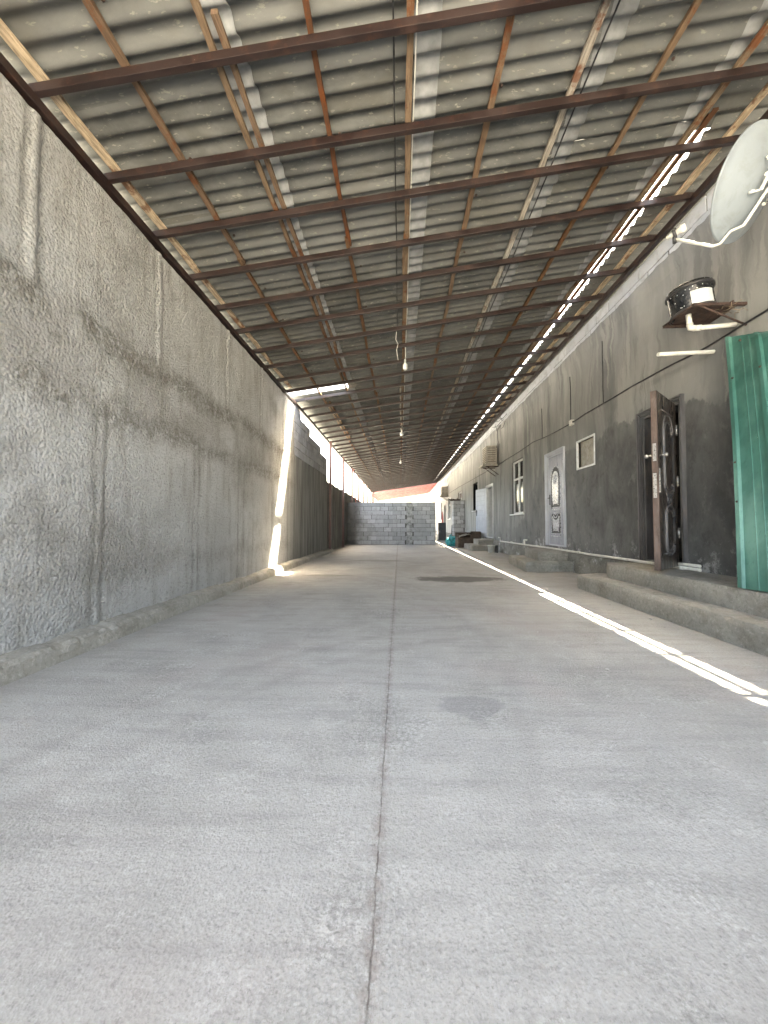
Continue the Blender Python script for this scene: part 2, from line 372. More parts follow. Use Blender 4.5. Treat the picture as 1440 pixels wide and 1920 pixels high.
def m_glass():
    t = NT('window_glass')
    n = t.noise(2.5, t.vec(rand=True), det=4)
    m = t.fin((.86, .9, .9), .04, t.bump(n, .05, .01), spec=.5)
    t.b.inputs['Transmission Weight'].default_value = 1.; t.b.inputs['IOR'].default_value = 1.45
    return m
M['glass'] = m_glass()
def m_bulb():
    t = NT('milky_bulb_glass')
    n = t.noise(9, det=3)
    return t.fin(t.mix(n, (.78, .78, .76), (.88, .88, .86)), .25, t.bump(n, .03, .002), spec=.6)
M['bulb'] = m_bulb()

# ---------------------------------------------------------------- mesh helpers
class MB:
    def __init__(s): s.v = []; s.f = []; s.a = []; s.s = []
    def add(s, vs, fs, var=0., smooth=False):
        o = len(s.v); s.v += [Vector(p) for p in vs]
        s.a += list(var) if isinstance(var, (list, tuple)) else [var]*len(vs)
        for f in fs: s.f.append([i+o for i in f]); s.s.append(smooth)
    def box(s, x0, x1, y0, y1, z0, z1, var=0., j=0.):
        vs = [(x, y, z) for z in (z0, z1) for y in (y0, y1) for x in (x0, x1)]
        if j: vs = [tuple(c + random.uniform(-j, j) for c in p) for p in vs]
        s.add(vs, [(0, 2, 3, 1), (4, 5, 7, 6), (0, 1, 5, 4), (2, 6, 7, 3), (0, 4, 6, 2), (1, 3, 7, 5)], var)
    def fbox(s, F, u0, u1, v0, v1, n0, n1, var=0.):
        vs = [F(u, v, n) for v in (v0, v1) for n in (n0, n1) for u in (u0, u1)]
        s.add(vs, [(0, 2, 3, 1), (4, 5, 7, 6), (0, 1, 5, 4), (2, 6, 7, 3), (0, 4, 6, 2), (1, 3, 7, 5)], var)
    def tube(s, pts, r, seg=8, closed=False, cap=True, flat=1., var=0., smooth=True):
        pts = [Vector(p) for p in pts]; n = len(pts); rings = []
        up = None
        for i, p in enumerate(pts):
            if closed: t = pts[(i+1) % n] - pts[i-1]
            else: t = pts[min(i+1, n-1)] - pts[max(i-1, 0)]
            t.normalize()
            if up is None:
                up = Vector((0, 0, 1)) if abs(t.z) < .9 else Vector((1, 0, 0))
            a = t.cross(up)
            if a.length < 1e-4: a = t.cross(Vector((0, 1, 0)))
            a.normalize(); b = a.cross(t).normalized(); up = b
            rr = r[i] if isinstance(r, (list, tuple)) else r
            rings.append([p + a*math.cos(2*math.pi*k/seg)*rr + b*math.sin(2*math.pi*k/seg)*rr*flat for k in range(seg)])
        fs = []
        for i in range(n if closed else n-1):
            j = (i+1) % n
            for k in range(seg):
                k2 = (k+1) % seg
                fs.append((i*seg+k, i*seg+k2, j*seg+k2, j*seg+k))
        s.add([q for rg in rings for q in rg], fs, var, smooth)
        if cap and not closed:
            o = len(s.v) - n*seg
            s.f.append([o+k for k in reversed(range(seg))]); s.s.append(False)
            s.f.append([o+(n-1)*seg+k for k in range(seg)]); s.s.append(False)
    def lathe(s, prof, c, axis=(0, 0, 1), seg=24, var=0., smooth=True):
        ax = Vector(axis).normalized(); q = Vector((0, 0, 1)).rotation_difference(ax)
        vs = []; fs = []
        for (r, h) in prof:
            for k in range(seg):
                a = 2*math.pi*k/seg
                vs.append(Vector(c) + q @ Vector((r*math.cos(a), r*math.sin(a), h)))
        for i in range(len(prof)-1):
            for k in range(seg):
                k2 = (k+1) % seg
                fs.append((i*seg+k, i*seg+k2, (i+1)*seg+k2, (i+1)*seg+k))
        s.add(vs, fs, var, smooth)
    def build(s, name, mat, parent=None, bevel=0., cut=None):
        me = D.meshes.new(name)
        off = Vector((0, 0, 0))
        if parent is not None: off = ROOT.get(parent.name, Vector((0, 0, 0)))
        me.from_pydata([tuple(p - off) for p in s.v], [], s.f)
        at = me.attributes.new('var', 'FLOAT', 'POINT'); at.data.foreach_set('value', s.a)
        me.polygons.foreach_set('use_smooth', s.s)
        bm = bmesh.new(); bm.from_mesh(me)
        bmesh.ops.recalc_face_normals(bm, faces=bm.faces)
        if bevel:
            es = [e for e in bm.edges if len(e.link_faces) == 2 and e.calc_face_angle(0) > .6]
            bmesh.ops.bevel(bm, geom=es, offset=bevel, segments=2, affect='EDGES', profile=.6, clamp_overlap=True)
        bm.to_mesh(me); bm.free()
        me.materials.append(M[mat] if isinstance(mat, str) else mat); me.update()
        o = D.objects.new(name, me); C.objects.link(o)
        if parent is not None: o.parent = parent; ROOT[o.name] = off
        return o
ROOT = {}
def tag(o, label=None, cat=None, group=None, kind=None):
    if label: o['label'] = label
    if cat: o['category'] = cat
    if group: o['group'] = group
    if kind: o['kind'] = kind
    return o
def thing(name, loc, label, cat, group=None):
    o = D.objects.new(name, None); C.objects.link(o); o.location = loc; o.empty_display_size = .1
    ROOT[o.name] = Vector(loc); return tag(o, label, cat, group)
def clone(o, loc=None, parent=None):
    c = o.copy(); C.objects.link(c)
    if loc is not None: c.location = loc
    if parent is not None: c.parent = parent
    for ch in list(o.children): clone(ch, None, c)
    return c
def frame(o, U, N):
    o = Vector(o); U = Vector(U).normalized(); N = Vector(N).normalized(); Zv = Vector((0, 0, 1))
    return lambda u, v, n: o + U*u + Zv*v + N*n
def fbm(x, y, z=0., s=1., o=4): return mn.fractal(Vector((x*s, y*s, z*s)), 1., 2., o)

# ---------------------------------------------------------------- setting: ground, floor
m = MB(); m.box(-150, 150, -150, 150, -.5, -.03); tag(m.build('ground', 'ground'), kind='structure')
m = MB(); m.box(-2.6, 3.75, -7, 48, -.02, 0); tag(m.build('courtyard_floor', 'floor'), kind='structure')

# ---------------------------------------------------------------- left wall
LX = -2.5
def lrelief(y, z):
    h = 0.; dark = 0.
    zn = z + .09*mn.noise(Vector((y*1.1, 0, 3.1))) + .035*mn.noise(Vector((y*5, 0, 8))) + .015*mn.noise(Vector((y*17, 0, 5)))
    up = 1/(1+math.exp(-max(-30, min(30, (zn-2.58)/.022)))); md = 1/(1+math.exp(-max(-30, min(30, (zn-1.97)/.022))))
    h += -.012*up + .006*md*(1-up)
    h += .010*(.5+mn.noise(Vector((y*2.5, 4, 0))))*math.exp(-((zn-2.60)/.035)**2) + .010*math.exp(-((zn-1.99)/.025)**2)*(.4+.6*mn.noise(Vector((y*2, 1, 0))))
    def rib(yc, w, amp, sgn=1):
        yy = y - yc + .012*mn.noise(Vector((z*2.2, yc, 0)))
        return sgn*amp*math.exp(-(yy/w)**4)
    def grv(yc, w):
        yy = y - yc + .014*mn.noise(Vector((z*2.5, yc*3, 1)))
        return math.exp(-(yy/w)**2)
    if zn > 2.58:
        for yc in (2.38, 3.72, 5.29, 6.61, 7.9):
            h += rib(yc, .035, .015)
            g = max(grv(yc-.055, .020), grv(yc+.055, .020)); h -= .006*g; dark += .8*g
    elif zn < 1.97 and z > .12:
        for yc, ww in ((3.0, .05), (4.47, .055), (5.78, .11), (7.24, .05), (8.2, .03)):
            h += rib(yc, ww*.8, .008)*(.6+mn.noise(Vector((z*1.5, yc, 3))))
            g = max(grv(yc-ww, .022), grv(yc+ww, .022)); h -= .010*g*(.6+mn.noise(Vector((z*2, yc, 9)))); dark += .85*g
    else:
        for yc in (3.1, 4.2, 5.6, 6.9):
            g = grv(yc, .03); h += .006*g; dark += .15*g
    h += .012*fbm(y, z, 0, 1.4) + .005*fbm(y, z, 5, 6) + .0025*fbm(y, z, 9, 22, 2)*(1 if y < 7 else .5)
    return h, min(1., dark*(.6+.4*mn.noise(Vector((z*3, y, 2)))))
wall = thing('rendered_wall', (LX, 0, 0), 'tall rough-cast grey concrete wall along the left of the yard', 'wall')
def wtop(y):
    if y < 9.35: return 3.80
    if y < 10.15: return 3.58
    if y < 11.6: return 3.38
    return 3.16
def block_wall(mb, F, L, z0, courses, bw=.39, bh=.19, t=.19, jn=.012, top=None, j=.003, u0=0., skip=None):
    for c in range(courses):
        z = z0 + c*(bh+jn); u = u0 - ((bw+jn)/2 if c % 2 else 0) - random.uniform(0, .05)
        while u < L:
            a = max(u, 0); b = min(u+bw + random.uniform(-.012, .012), L)
            if b-a > .04 and (top is None or z+bh*.6 < top((a+b)/2)) and (skip is None or not skip((a+b)/2, z)):
                n = random.uniform(-.004, .004); dz = random.uniform(-.003, .003)
                mb.fbox(F, a, b, z+dz, z+bh+dz, -t, n, var=random.random())
            u += bw + jn
# rendered surface grid
ys = [0.6 + i*.022 for i in range(int((8.72-.6)/.022)+1)] + [8.75+i*.04 for i in range(int((12.7-8.75)/.04)+1)]
zs = [0 + i*.0245 for i in range(int(3.80/.0245)+1)]
m = MB(); nv = len(zs); V = []; A = []
for y in ys:
    top = 3.80 if y < 8.72 else 2.6 + .04*mn.noise(Vector((y*3, 0, 0)))
    for z in zs:
        zz = min(z, top); h, d = lrelief(y, zz)
        if y > 8.72:
            h = .012*fbm(y, zz, 0, 1.2)+.012*math.exp(-(((y-9.25)/.05)**4))+.012*math.exp(-(((y-10.1)/.1)**4))+.01*math.exp(-(((y-11.1)/.12)**4)); d = .8*max(math.exp(-((y-9.4+.03*math.sin(zz*3))/.03)**2), math.exp(-((y-10.2)/.02)**2), math.exp(-((y-11.3)/.02)**2))
        if z > top + .0001 and y > 8.72: h -= .01
        V.append((LX + h, y, zz)); A.append(d)
F_ = []
for i in range(len(ys)-1):
    for k in range(nv-1):
        if ys[i] > 8.7 and zs[k] > 2.66: continue
        a = i*nv+k; F_.append((a, a+nv, a+nv+1, a+1))
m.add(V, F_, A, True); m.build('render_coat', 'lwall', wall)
m = MB(); m.box(LX-.22, LX-.03, -1.5, 8.72, 0, 3.79); m.box(LX-.22, LX-.03, 8.72, 12.72, 0, 2.6)
m.box(LX-.215, LX-.025, 8.72, 9.35, 2.6, 3.76); m.box(LX-.215, LX-.025, 9.35, 10.15, 2.6, 3.5)
m.box(LX-.215, LX-.025, 10.15, 11.6, 2.6, 3.32); m.box(LX-.215, LX-.025, 11.6, 12.72, 2.6, 3.1)
m.box(LX-.22, LX-.075, -1.5, 8.15, 3.79, 3.985); m.build('wall_core_and_light_stop', 'mortar', wall)  # upstand added behind the wall head to shut light out under the sheets
m = MB(); m.box(LX-.03, LX, -1.5, .62, 0, 3.79); m.build('render_coat', 'lwall', wall)
m = MB(); FL = frame((LX-.012, 8.72, 0), (0, 1, 0), (1, 0, 0))
block_wall(m, FL, 4.0, 2.62, 6, t=.2, top=lambda u: wtop(8.72+u)); m.build('blockwork', 'block3', wall, bevel=.004)

# kerb at the foot of the left wall: rough, in cast lengths
kt = thing('kerb', (LX+.08, 6, 0), 'rough crumbling concrete kerb at the foot of the left wall', 'kerb')
m = MB(); y = -.5
while y < 12.9:
    L = random.uniform(.9, 1.5); n = int(L/.03); prof = []
    xo = .145 + random.uniform(-.004, .004); ht = .115 + random.uniform(-.01, .012)
    for i in range(n+1):
        yy = y + .002 + (L-.004)*i/n
        chip = .022*max(0, fbm(yy, 0, 1, 4.3)); hh = ht + .006*fbm(yy, 2, 0, 5) - chip
        xw = xo + .004*fbm(yy, 4, 0, 4) - .012*(yy < 0)
        if i in (0, n): hh -= .005; xw -= .004
        prof.append([(LX-.02, yy, 0), (LX+xw+.01, yy, 0), (LX+xw+.004*fbm(yy, 7, 0, 9), yy, hh*.5), (LX+xw-.008-chip, yy, hh-.025), (LX+xw-.035-chip+.008*fbm(yy, 1, 5, 11), yy, hh), (LX+.06, yy, hh+.010+.006*fbm(yy, 9, 2, 8)), (LX-.02, yy, hh+.022+.008*fbm(yy, 3, 3, 5))])
    vs = [p for r in prof for p in r]; fs = []; K = 7
    for i in range(n):
        for k in range(K-1): fs.append((i*K+k, (i+1)*K+k, (i+1)*K+k+1, i*K+k+1))
    fs.append(tuple(range(K))); fs.append(tuple(n*K+k for k in reversed(range(K))))
    m.add(vs, fs, random.random(), False); y += L
m.build('kerb_body', 'kerb', kt)

# low wall behind the posts
lw = thing('low_wall', (LX, 16, 0), 'low dark plastered wall beyond the end of the tall left wall', 'wall')
m = MB(); n = 70; vs = []; fs = []
for i in range(n+1):
    yy = 12.75 + i*(34-12.75)/n; zt = 2.46 + .035*fbm(yy, 0, 0, 1.5) + .03*(1 if math.sin(yy*5) > 0 else 0)
    for (x, z) in ((-2.78, 0), (-2.56, 0), (-2.57, zt), (-2.78, zt)): vs.append((x, yy, z))
for i in range(n):
    for k in range(4): fs.append((i*4+k, (i+1)*4+k, (i+1)*4+(k+1) % 4, i*4+(k+1) % 4))
fs += [(0, 1, 2, 3), (n*4+3, n*4+2, n*4+1, n*4)]
m.add(vs, fs); m.build('plastered_face', 'lowwall', lw)

# ---------------------------------------------------------------- block wall across the end
FY = 18.0
bw_ = thing('block_wall', (-.4, FY, 0), 'head-high unplastered grey concrete block wall closing the far end of the yard', 'wall')
m = MB(); FB = frame((-2.55, FY, 0), (1, 0, 0), (0, -1, 0))
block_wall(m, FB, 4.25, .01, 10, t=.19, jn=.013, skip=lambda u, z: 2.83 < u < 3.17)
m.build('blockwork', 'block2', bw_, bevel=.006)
m = MB(); m.box(-2.55, 1.69, FY+.014, FY+.18, 0, 2.02); m.build('mortar_bed', 'mortar', bw_)
m = MB()
for i in range(20):
    m.box(-2.55+2.86+random.uniform(-.02, .02), -2.55+3.15+random.uniform(-.02, .02), FY-.012+random.uniform(-.006, .006), FY+.05, i*.102, (i+1)*.102)
m.build('cast_pier', 'pier', bw_, bevel=.004)

# ---------------------------------------------------------------- the building on the right
RX = 3.55
bld = thing('building', (RX, 0, 0), 'long single-storey building with streaked grey plaster wall along the right of the yard', 'building')
OPEN = [  # y0,y1,z0,z1
    (4.84, 5.58, .42, 2.52), (8.22, 9.11, .47, 2.57), (6.93, 7.58, 2.07, 2.59), (10.9, 11.98, 1.28, 2.91),
    (14.42, 15.40, .43, 2.48), (17.2, 18.28, 1.62, 2.93), (21.5, 22.9, 2.42, 2.9), (26.3, 27.6, 1.36, 2.9), (29.2, 30.0, .45, 2.5), (31.4, 32.6, 1.36, 2.9)]
TOPZ = 4.49
ysb = sorted({-1.5, 46.0} | {v for o in OPEN for v in o[:2]}); zsb = sorted({0.0, TOPZ} | {v for o in OPEN for v in o[2:]})
m = MB()
def inop(y, z): return any(o[0] < y < o[1] and o[2] < z < o[3] for o in OPEN)
# face subdivided so the plaster undulates
def gridface(y0, y1, z0, z1):
    ny = max(1, int((y1-y0)/.15)); nz = max(1, int((z1-z0)/.15)); vs = []; fs = []
    for i in range(ny+1):
        for k in range(nz+1):
            y = y0+(y1-y0)*i/ny; z = z0+(z1-z0)*k/nz
            vs.append((RX + .012*mn.noise(Vector((0, y*.8, z*.8))) + .004*mn.noise(Vector((2, y*4, z*4))), y, z))
    for i in range(ny):
        for k in range(nz):
            a = i*(nz+1)+k; fs.append((a, a+1, a+nz+2, a+nz+1))
    m.add(vs, fs, 0, True)
for i in range(len(ysb)-1):
    for k in range(len(zsb)-1):
        if not inop((ysb[i]+ysb[i+1])/2, (zsb[k]+zsb[k+1])/2): gridface(ysb[i], ysb[i+1], zsb[k], zsb[k+1])
for (a, b, c, d) in OPEN:
    x0, x1 = RX-.004, RX+.3
    m.add([(x0, a, c), (x1, a, c), (x1, a, d), (x0, a, d)], [(0, 1, 2, 3)]); m.add([(x0, b, c), (x1, b, c), (x1, b, d), (x0, b, d)], [(3, 2, 1, 0)])
    m.add([(x0, a, c), (x1, a, c), (x1, b, c), (x0, b, c)], [(3, 2, 1, 0)]); m.add([(x0, a, d), (x1, a, d), (x1, b, d), (x0, b, d)], [(0, 1, 2, 3)])
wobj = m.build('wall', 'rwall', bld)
# inner leaf with the same openings, floor, back wall, slab -> real rooms behind the openings
m = MB()
for i in range(len(ysb)-1):
    for k in range(len(zsb)-1):
        if not inop((ysb[i]+ysb[i+1])/2, (zsb[k]+zsb[k+1])/2): m.box(RX+.03, RX+.3, ysb[i], ysb[i+1], zsb[k], zsb[k+1])
m.box(RX+.3, 8.2, -1.5, 46, .0, .40); m.box(8.0, 8.2, -1.5, 46, .4, 4.4); m.box(RX+.3, 8.2, -1.5, 46, 4.4, 4.6)
m.box(RX+.3, 8, -1.7, -1.5, 0, 4.4); m.box(RX+.3, 8, 46, 46.2, 0, 4.4)
for yy in (3.2, 6.4, 9.9, 13.2, 19.6, 24.5): m.box(RX+.3, 8, yy, yy+.15, .4, 4.4)
m.box(RX+.7, RX+.85, 4.0, 5.34, .4, 4.4)
m.build('room', 'room', bld)
# block courses above the plaster
m = MB(); FR = frame((RX-.008, -1.5, 0), (0, 1, 0), (-1, 0, 0))
block_wall(m, FR, 47.4, TOPZ-.12, 2, t=.2, jn=.016); m.build('block_course', 'block', bld, bevel=.005)
m = MB(); m.box(RX+.002, RX+.2, -1.5, 46, TOPZ-.1, TOPZ+.235); m.build('mortar_bed', 'mortar', bld)
# ragged plaster edge lapping over the lower course
m = MB(); n = 900; vs = []; fs = []
for i in range(n+1):
    yy = -1.4 + i*47.2/n; e = TOPZ + .005 + .035*fbm(yy, 0, 0, 2.2) + .02*fbm(yy, 5, 0, 9)
    vs += [(RX-.004, yy, TOPZ-.25), (RX-.022-.004*fbm(yy, 2, 2, 6), yy, TOPZ-.14), (RX-.026-.006*fbm(yy, 1, 7, 8), yy, e-.025), (RX-.006, yy, e)]
for i in range(n):
    for k in range(3): fs.append((i*4+k, (i+1)*4+k, (i+1)*4+k+1, i*4+k+1))
m.add(vs, fs, 0, True); m.build('plaster_edge', 'rwall', bld)
# plinth
m = MB(); n = 700; vs = []; fs = []
for i in range(n+1):
    yy = 5.3 + i*39/n; o = .012*fbm(yy, 0, 0, 2)
    vs += [(RX-.10-o, yy, 0), (RX-.085-o-.008*fbm(yy, 1, 1, 7), yy, .15), (RX-.075-o+.008*fbm(yy, 4, 1, 7), yy, .30), (RX-.055-o, yy, .37+.012*fbm(yy, 3, 0, 5)), (RX+.02, yy, .385)]
for i in range(n):
    for k in range(4): fs.append((i*5+k, (i+1)*5+k, (i+1)*5+k+1, i*5+k+1))
m.add(vs, fs, 0, True); m.build('plinth', 'plinth', bld)

# ---- doors
def arc(cx, cy, r, a0, a1, n=10, sy=1.): return [(cx+r*math.cos(math.radians(a0+(a1-a0)*i/n)), cy+sy*r*math.sin(math.radians(a0+(a1-a0)*i/n))) for i in range(n+1)]
def relief(m, F, path, r, n=0., seg=6, closed=False, flat=1.): m.tube([F(u, v, n) for u, v in path], r, seg, closed=closed, flat=flat)
def door_frame(y0, y1, z0, z1, mat, w=.07, steps=3, out=.05, lab=None):
    m = MB(); F = frame((RX, 0, 0), (0, 1, 0), (-1, 0, 0))
    for i in range(steps):
        a = w*(i)/steps; b = w*(i+1)/steps; n1 = out*(1-.32*i)
        m.fbox(F, y0-w+a+.0, y0-w+b-.002, z0, z1+w-a, -.05, n1); m.fbox(F, y1+w-b+.002, y1+w-a, z0, z1+w-a, -.05, n1)
        m.fbox(F, y0-w+b-.002, y1+w-b+.002, z1+w-b+.002, z1+w-a, -.05, n1-.001)
    m.fbox(F, y0, y0+.035, z0, z1, -.24, .0); m.fbox(F, y1-.035, y1, z0, z1, -.24, .0)
    m.fbox(F, y0+.035, y1-.035, z1-.035, z1, -.24, .0); m.fbox(F, y0+.035, y1-.035, z0, z0+.03, -.24, .012)
    o = m.build('door_frame', mat, bld, bevel=.003)
    if lab: o['label'] = lab
    return o
# dark carved door, standing open
door_frame(4.84, 5.58, .42, 2.52, 'doorframe', lab='dark moulded door frame')
th = math.radians(132); U = (-math.sin(th), math.cos(th), 0); N = (math.cos(th)*-1, -math.sin(th), 0)
FD = frame((RX-.045, 4.86, .435), U, N)
m = MB(); Wd, Hd = .80, 2.05
m.fbox(FD, .0, Wd-.03, 0, Hd, -.055, 0); dl = m.build('door', 'doorwood', bld, bevel=.004); dl['label'] = 'dark brown carved door leaf standing open'
m = MB(); m.fbox(FD, Wd-.03, Wd, 0, Hd-.005, -.058, .003)
m.build('edge_strip', 'dooredge', dl, bevel=.006)
m = MB(); c = Wd/2-.02
relief(m, FD, [(c-.2, .98)] + [(c-.2, 1.62)] + arc(c, 1.62, .2, 180, 0, 14, 1.05) + [(c+.2, .98)] + arc(c, .98, .2, 0, -180, 14, .5), .012, .004, closed=True)
relief(m, FD, [(c-.155, 1.02)] + [(c-.155, 1.58)] + arc(c, 1.58, .155, 180, 0, 14, 1.05) + [(c+.155, 1.02)] + arc(c, 1.02, .155, 0, -180, 14, .5), .009, .004, closed=True)
relief(m, FD, [(c-.18, .28), (c-.18, .62)] + arc(c, .62, .18, 180, 0, 12, .7) + [(c+.18, .28)] + arc(c, .28, .18, 0, -180, 12, .7), .012, .004, closed=True)
relief(m, FD, [(c-.13, .30), (c-.13, .60)] + arc(c, .60, .13, 180, 0, 12, .7) + [(c+.13, .30)] + arc(c, .30, .13, 0, -180, 12, .7), .008, .004, closed=True)
for r in (.15, .12, .09): relief(m, FD, arc(c, .92, r, 200, 340, 10, .55), .008, .004)
for r in (.05, .08): relief(m, FD, arc(c, .82, r, 0, 360, 14, .8), .007, .003)
for vv in (.18, 1.86): relief(m, FD, [(c-.24, vv), (c+.24, vv)], .008, .003)
m.build('moulding', 'doorframe', dl)
m = MB()
m.fbox(FD, Wd-.001, Wd+.004, 1.24, 1.44, -.045, -.012); m.fbox(FD, Wd-.001, Wd+.004, .82, 1.1, -.047, -.014)
for vv in (1.28, 1.34, 1.40, .88, .94, 1.0): m.fbox(FD, Wd+.003, Wd+.012, vv-.008, vv+.008, -.036, -.02)
m.build('lock_plate', 'chrome', dl)
m = MB()
for sg, n0 in ((1, 0), (-1, -.058)):
    m = MB(); p = FD(Wd-.07, 1.31, n0); nn = Vector(N)*sg
    m.tube([p, p+nn*.05], .009, 8); m.lathe([(0, 0), (.018, .004), (.024, .02), (.018, .036), (0, .04)], p+nn*.045, nn, 12); m.build('handle', 'chrome', dl)
m = MB()
m.fbox(FD, Wd-.09, Wd-.05, .88, 1.16, 0, .006)
m.build('latch_plate', 'chrome', dl)
for vv in (.35, 1.0, 1.65): m = MB(); m.tube([(RX-.045, 4.853, .43+vv), (RX-.045, 4.853, .56+vv)], .012, 8); m.build('hinge', 'chrome', dl)

# grey ornate door, shut
door_frame(8.22, 9.11, .47, 2.57, 'whitedoor', w=.075, steps=3, out=.045, lab='silver grey metal door frame')
FG = frame((RX+.005, 9.065, .50), (0, -1, 0), (-1, 0, 0)); Wg, Hg = .80, 2.03
m = MB(); m.fbox(FG, 0, Wg, 0, Hg, -.05, 0); gd = m.build('door', 'greydoor', bld, bevel=.003); gd['label'] = 'silver grey door leaf with arched carved panel, shut'
c = Wg/2
def panel(m, path, n0, n1):   # filled raised polygon
    k = len(path); vs = [FG(u, v, n0) for u, v in path] + [FG(u, v, n1) for u, v in path]
    m.add(vs, [tuple(range(k, 2*k))] + [(i, (i+1) % k, k+(i+1) % k, k+i) for i in range(k)])
m = MB(); P1 = [(c-.235, .86), (c+.235, .86), (c+.235, 1.5)] + arc(c, 1.5, .235, 0, 180, 18, 1.15)
panel(m, P1, 0, .004)
P4 = [(c-.235, .26), (c+.235, .26), (c+.235, .70), (c-.235, .70)]; panel(m, P4, 0, .004)
m.build('dark_field', 'greyrelief', gd)  # flat near-black plates around the raised panels
m = MB()
P2 = [(c-.13, .93), (c+.13, .93), (c+.165, 1.1), (c+.165, 1.48)] + arc(c, 1.48, .165, 0, 180, 18, 1.2) + [(c-.165, 1.1)]
panel(m, P2, 0, .016)
P3 = [(c-.12, .31), (c+.12, .31), (c+.17, .42), (c+.19, .64)] + arc(c, .68, .17, -15, -165, 10, .7) + [(c-.19, .64), (c-.17, .42)]
panel(m, P3, 0, .014)
m.build('raised_panel', 'silver', gd, bevel=.004)
m = MB()
relief(m, FG, [(c-.25, .84), (c+.25, .84), (c+.25, 1.5)] + arc(c, 1.5, .25, 0, 180, 18, 1.15), .011, .004, closed=True)
relief(m, FG, [(c-.25, .24), (c+.25, .24), (c+.25, .72), (c-.25, .72)], .010, .004, closed=True)
relief(m, FG, [(c-.26, .80), (c+.26, .80)], .013, .004); relief(m, FG, [(c-.26, .19), (c+.26, .19)], .012, .004)
for r in (.10, .07, .035): relief(m, FG, arc(c, 1.5, r, 0, 360, 20, 1.1)[:-1], .007, .018, closed=True)
for k in range(6):
    a = math.radians(60*k); relief(m, FG, [(c+.035*math.cos(a), 1.5+.035*math.sin(a)), (c+.095*math.cos(a+.4), 1.5+.1*math.sin(a+.4))], .007, .018)
for sg in (1, -1):
    relief(m, FG, arc(c+sg*.16, .98, .075, 90, 90+sg*170, 8), .009, .012); relief(m, FG, arc(c+sg*.165, .36, .06, 90, 90+sg*170, 8), .009, .012)
relief(m, FG, arc(c, .72, .11, 200, 340, 10), .010, .016); relief(m, FG, arc(c, .80, .09, 200, 340, 10, 1.3), .008, .012)
m.build('moulding', 'silver', gd)
m = MB(); m.fbox(FG, .045, .085, .92, 1.16, 0, .012); p = FG(.065, 1.08, .012); m.tube([p, p+Vector((-.04, 0, 0)), p+Vector((-.045, -.13, -.005))], .010, 8)
m.build('handle', 'dark', gd)
for vv in (.25, 1.05, 1.78): m = MB(); m.tube([FG(Wg+.012, vv, .012), FG(Wg+.012, vv+.11, .012)], .013, 8); m.build('hinge', 'silver', gd)
# pale door, folded back open
door_frame(14.42, 15.40, .43, 2.48, 'white', w=.065, steps=2, out=.03, lab='white door frame')
FW = frame((RX-.03, 15.40, .45), (-.31, .95, 0), (-.95, -.31, 0)); Ww = .84
m = MB(); m.fbox(FW, 0, Ww, 0, 2.0, -.04, 0); wd = m.build('door', 'whitedoor', bld, bevel=.004); wd['label'] = 'pale grey door leaf folded back open against the wall'
m = MB()
for vv in (.9, 1.1, 1.3, 1.5, 1.7, 1.88): m.fbox(FW, .12, Ww-.12, vv, vv+.008, 0, .003)
m.fbox(FW, .11, .118, .15, 1.9, 0, .003); m.fbox(FW, Ww-.118, Ww-.11, .15, 1.9, 0, .003)
m.build('groove', 'greydoor', wd)
m = MB(); m.fbox(FW, Ww-.09, Ww-.05, .88, 1.14, 0, .012); p = FW(Ww-.07, 1.05, .012); q = Vector((-.95, -.31, 0)); m.tube([p, p+q*.045, p+q*.045+Vector((.31, -.95, 0))*.13], .012, 8)
m.build('handle', 'dark', wd)
# far dark door
door_frame(29.2, 30.0, .45, 2.5, 'doorframe', w=.05, steps=1, out=.02)
m = MB(); m.box(RX+.06, RX+.1, 29.25, 29.95, .48, 2.46); m.build('door', 'doorwood', bld, bevel=.003)

# ---- windows
def window(y0, y1, z0, z1, mat='white', mull=True, trans=.66, w=.055, sill=True, inset=.05, pale_sheets=False, glass=True, lab=None):
    F = frame((RX+inset, 0, 0), (0, 1, 0), (-1, 0, 0)); m = MB()
    m.fbox(F, y0, y0+w, z0, z1, -.05, 0); m.fbox(F, y1-w, y1, z0, z1, -.05, 0)
    m.fbox(F, y0+w, y1-w, z0, z0+w, -.05, 0); m.fbox(F, y0+w, y1-w, z1-w, z1, -.05, 0)
    zt = z0+(z1-z0)*trans; ym = (y0+y1)/2
    if mull: m.fbox(F, ym-w*.55, ym+w*.55, z0+w, z1-w, -.048, .004)
    if trans: 
        m.fbox(F, y0+w, ym-w*.55, zt-w*.5, zt+w*.5, -.046, .002); m.fbox(F, ym+w*.55, y1-w, zt-w*.5, zt+w*.5, -.046, .002)
    f = MB(); wn = m.build('window', mat, bld, bevel=.004)
    if lab: wn['label'] = lab
    if glass:
        g = MB(); g.fbox(F, y0+w*.5, y1-w*.5, z0+w*.5, z1-w*.5, -.028, -.024); g.build('pane', 'glass', wn)
    if sill:
        g = MB(); g.fbox(F, y0-.05, y1+.05, z0-.035, z0-.002, -.1, inset+.07); g.build('sill', 'white', wn, bevel=.004)
    if pale_sheets:
        g = MB(); g.fbox(F, y0+.10, y0+.36, z0+.45, z0+.95, -.036, -.034); g.build('pale_rectangle', 'label', wn); g = MB(); g.fbox(F, ym+.10, ym+.34, z0+.40, z0+.92, -.036, -.034); g.build('pale_rectangle', 'label', wn)  # two pale rectangles just behind the glass
    return wn
window(10.9, 11.98, 1.28, 2.91, pale_sheets=True, lab='white framed four-pane window with two pale sheets behind the glass')
window(17.2, 18.28, 1.62, 2.93, mat='dark', mull=False, trans=0, w=.05, inset=.12)
window(21.5, 22.9, 2.42, 2.9, trans=0, w=.07, sill=False)
window(26.3, 27.6, 1.36, 2.9, w=.07); window(31.4, 32.6, 1.36, 2.9, w=.07)
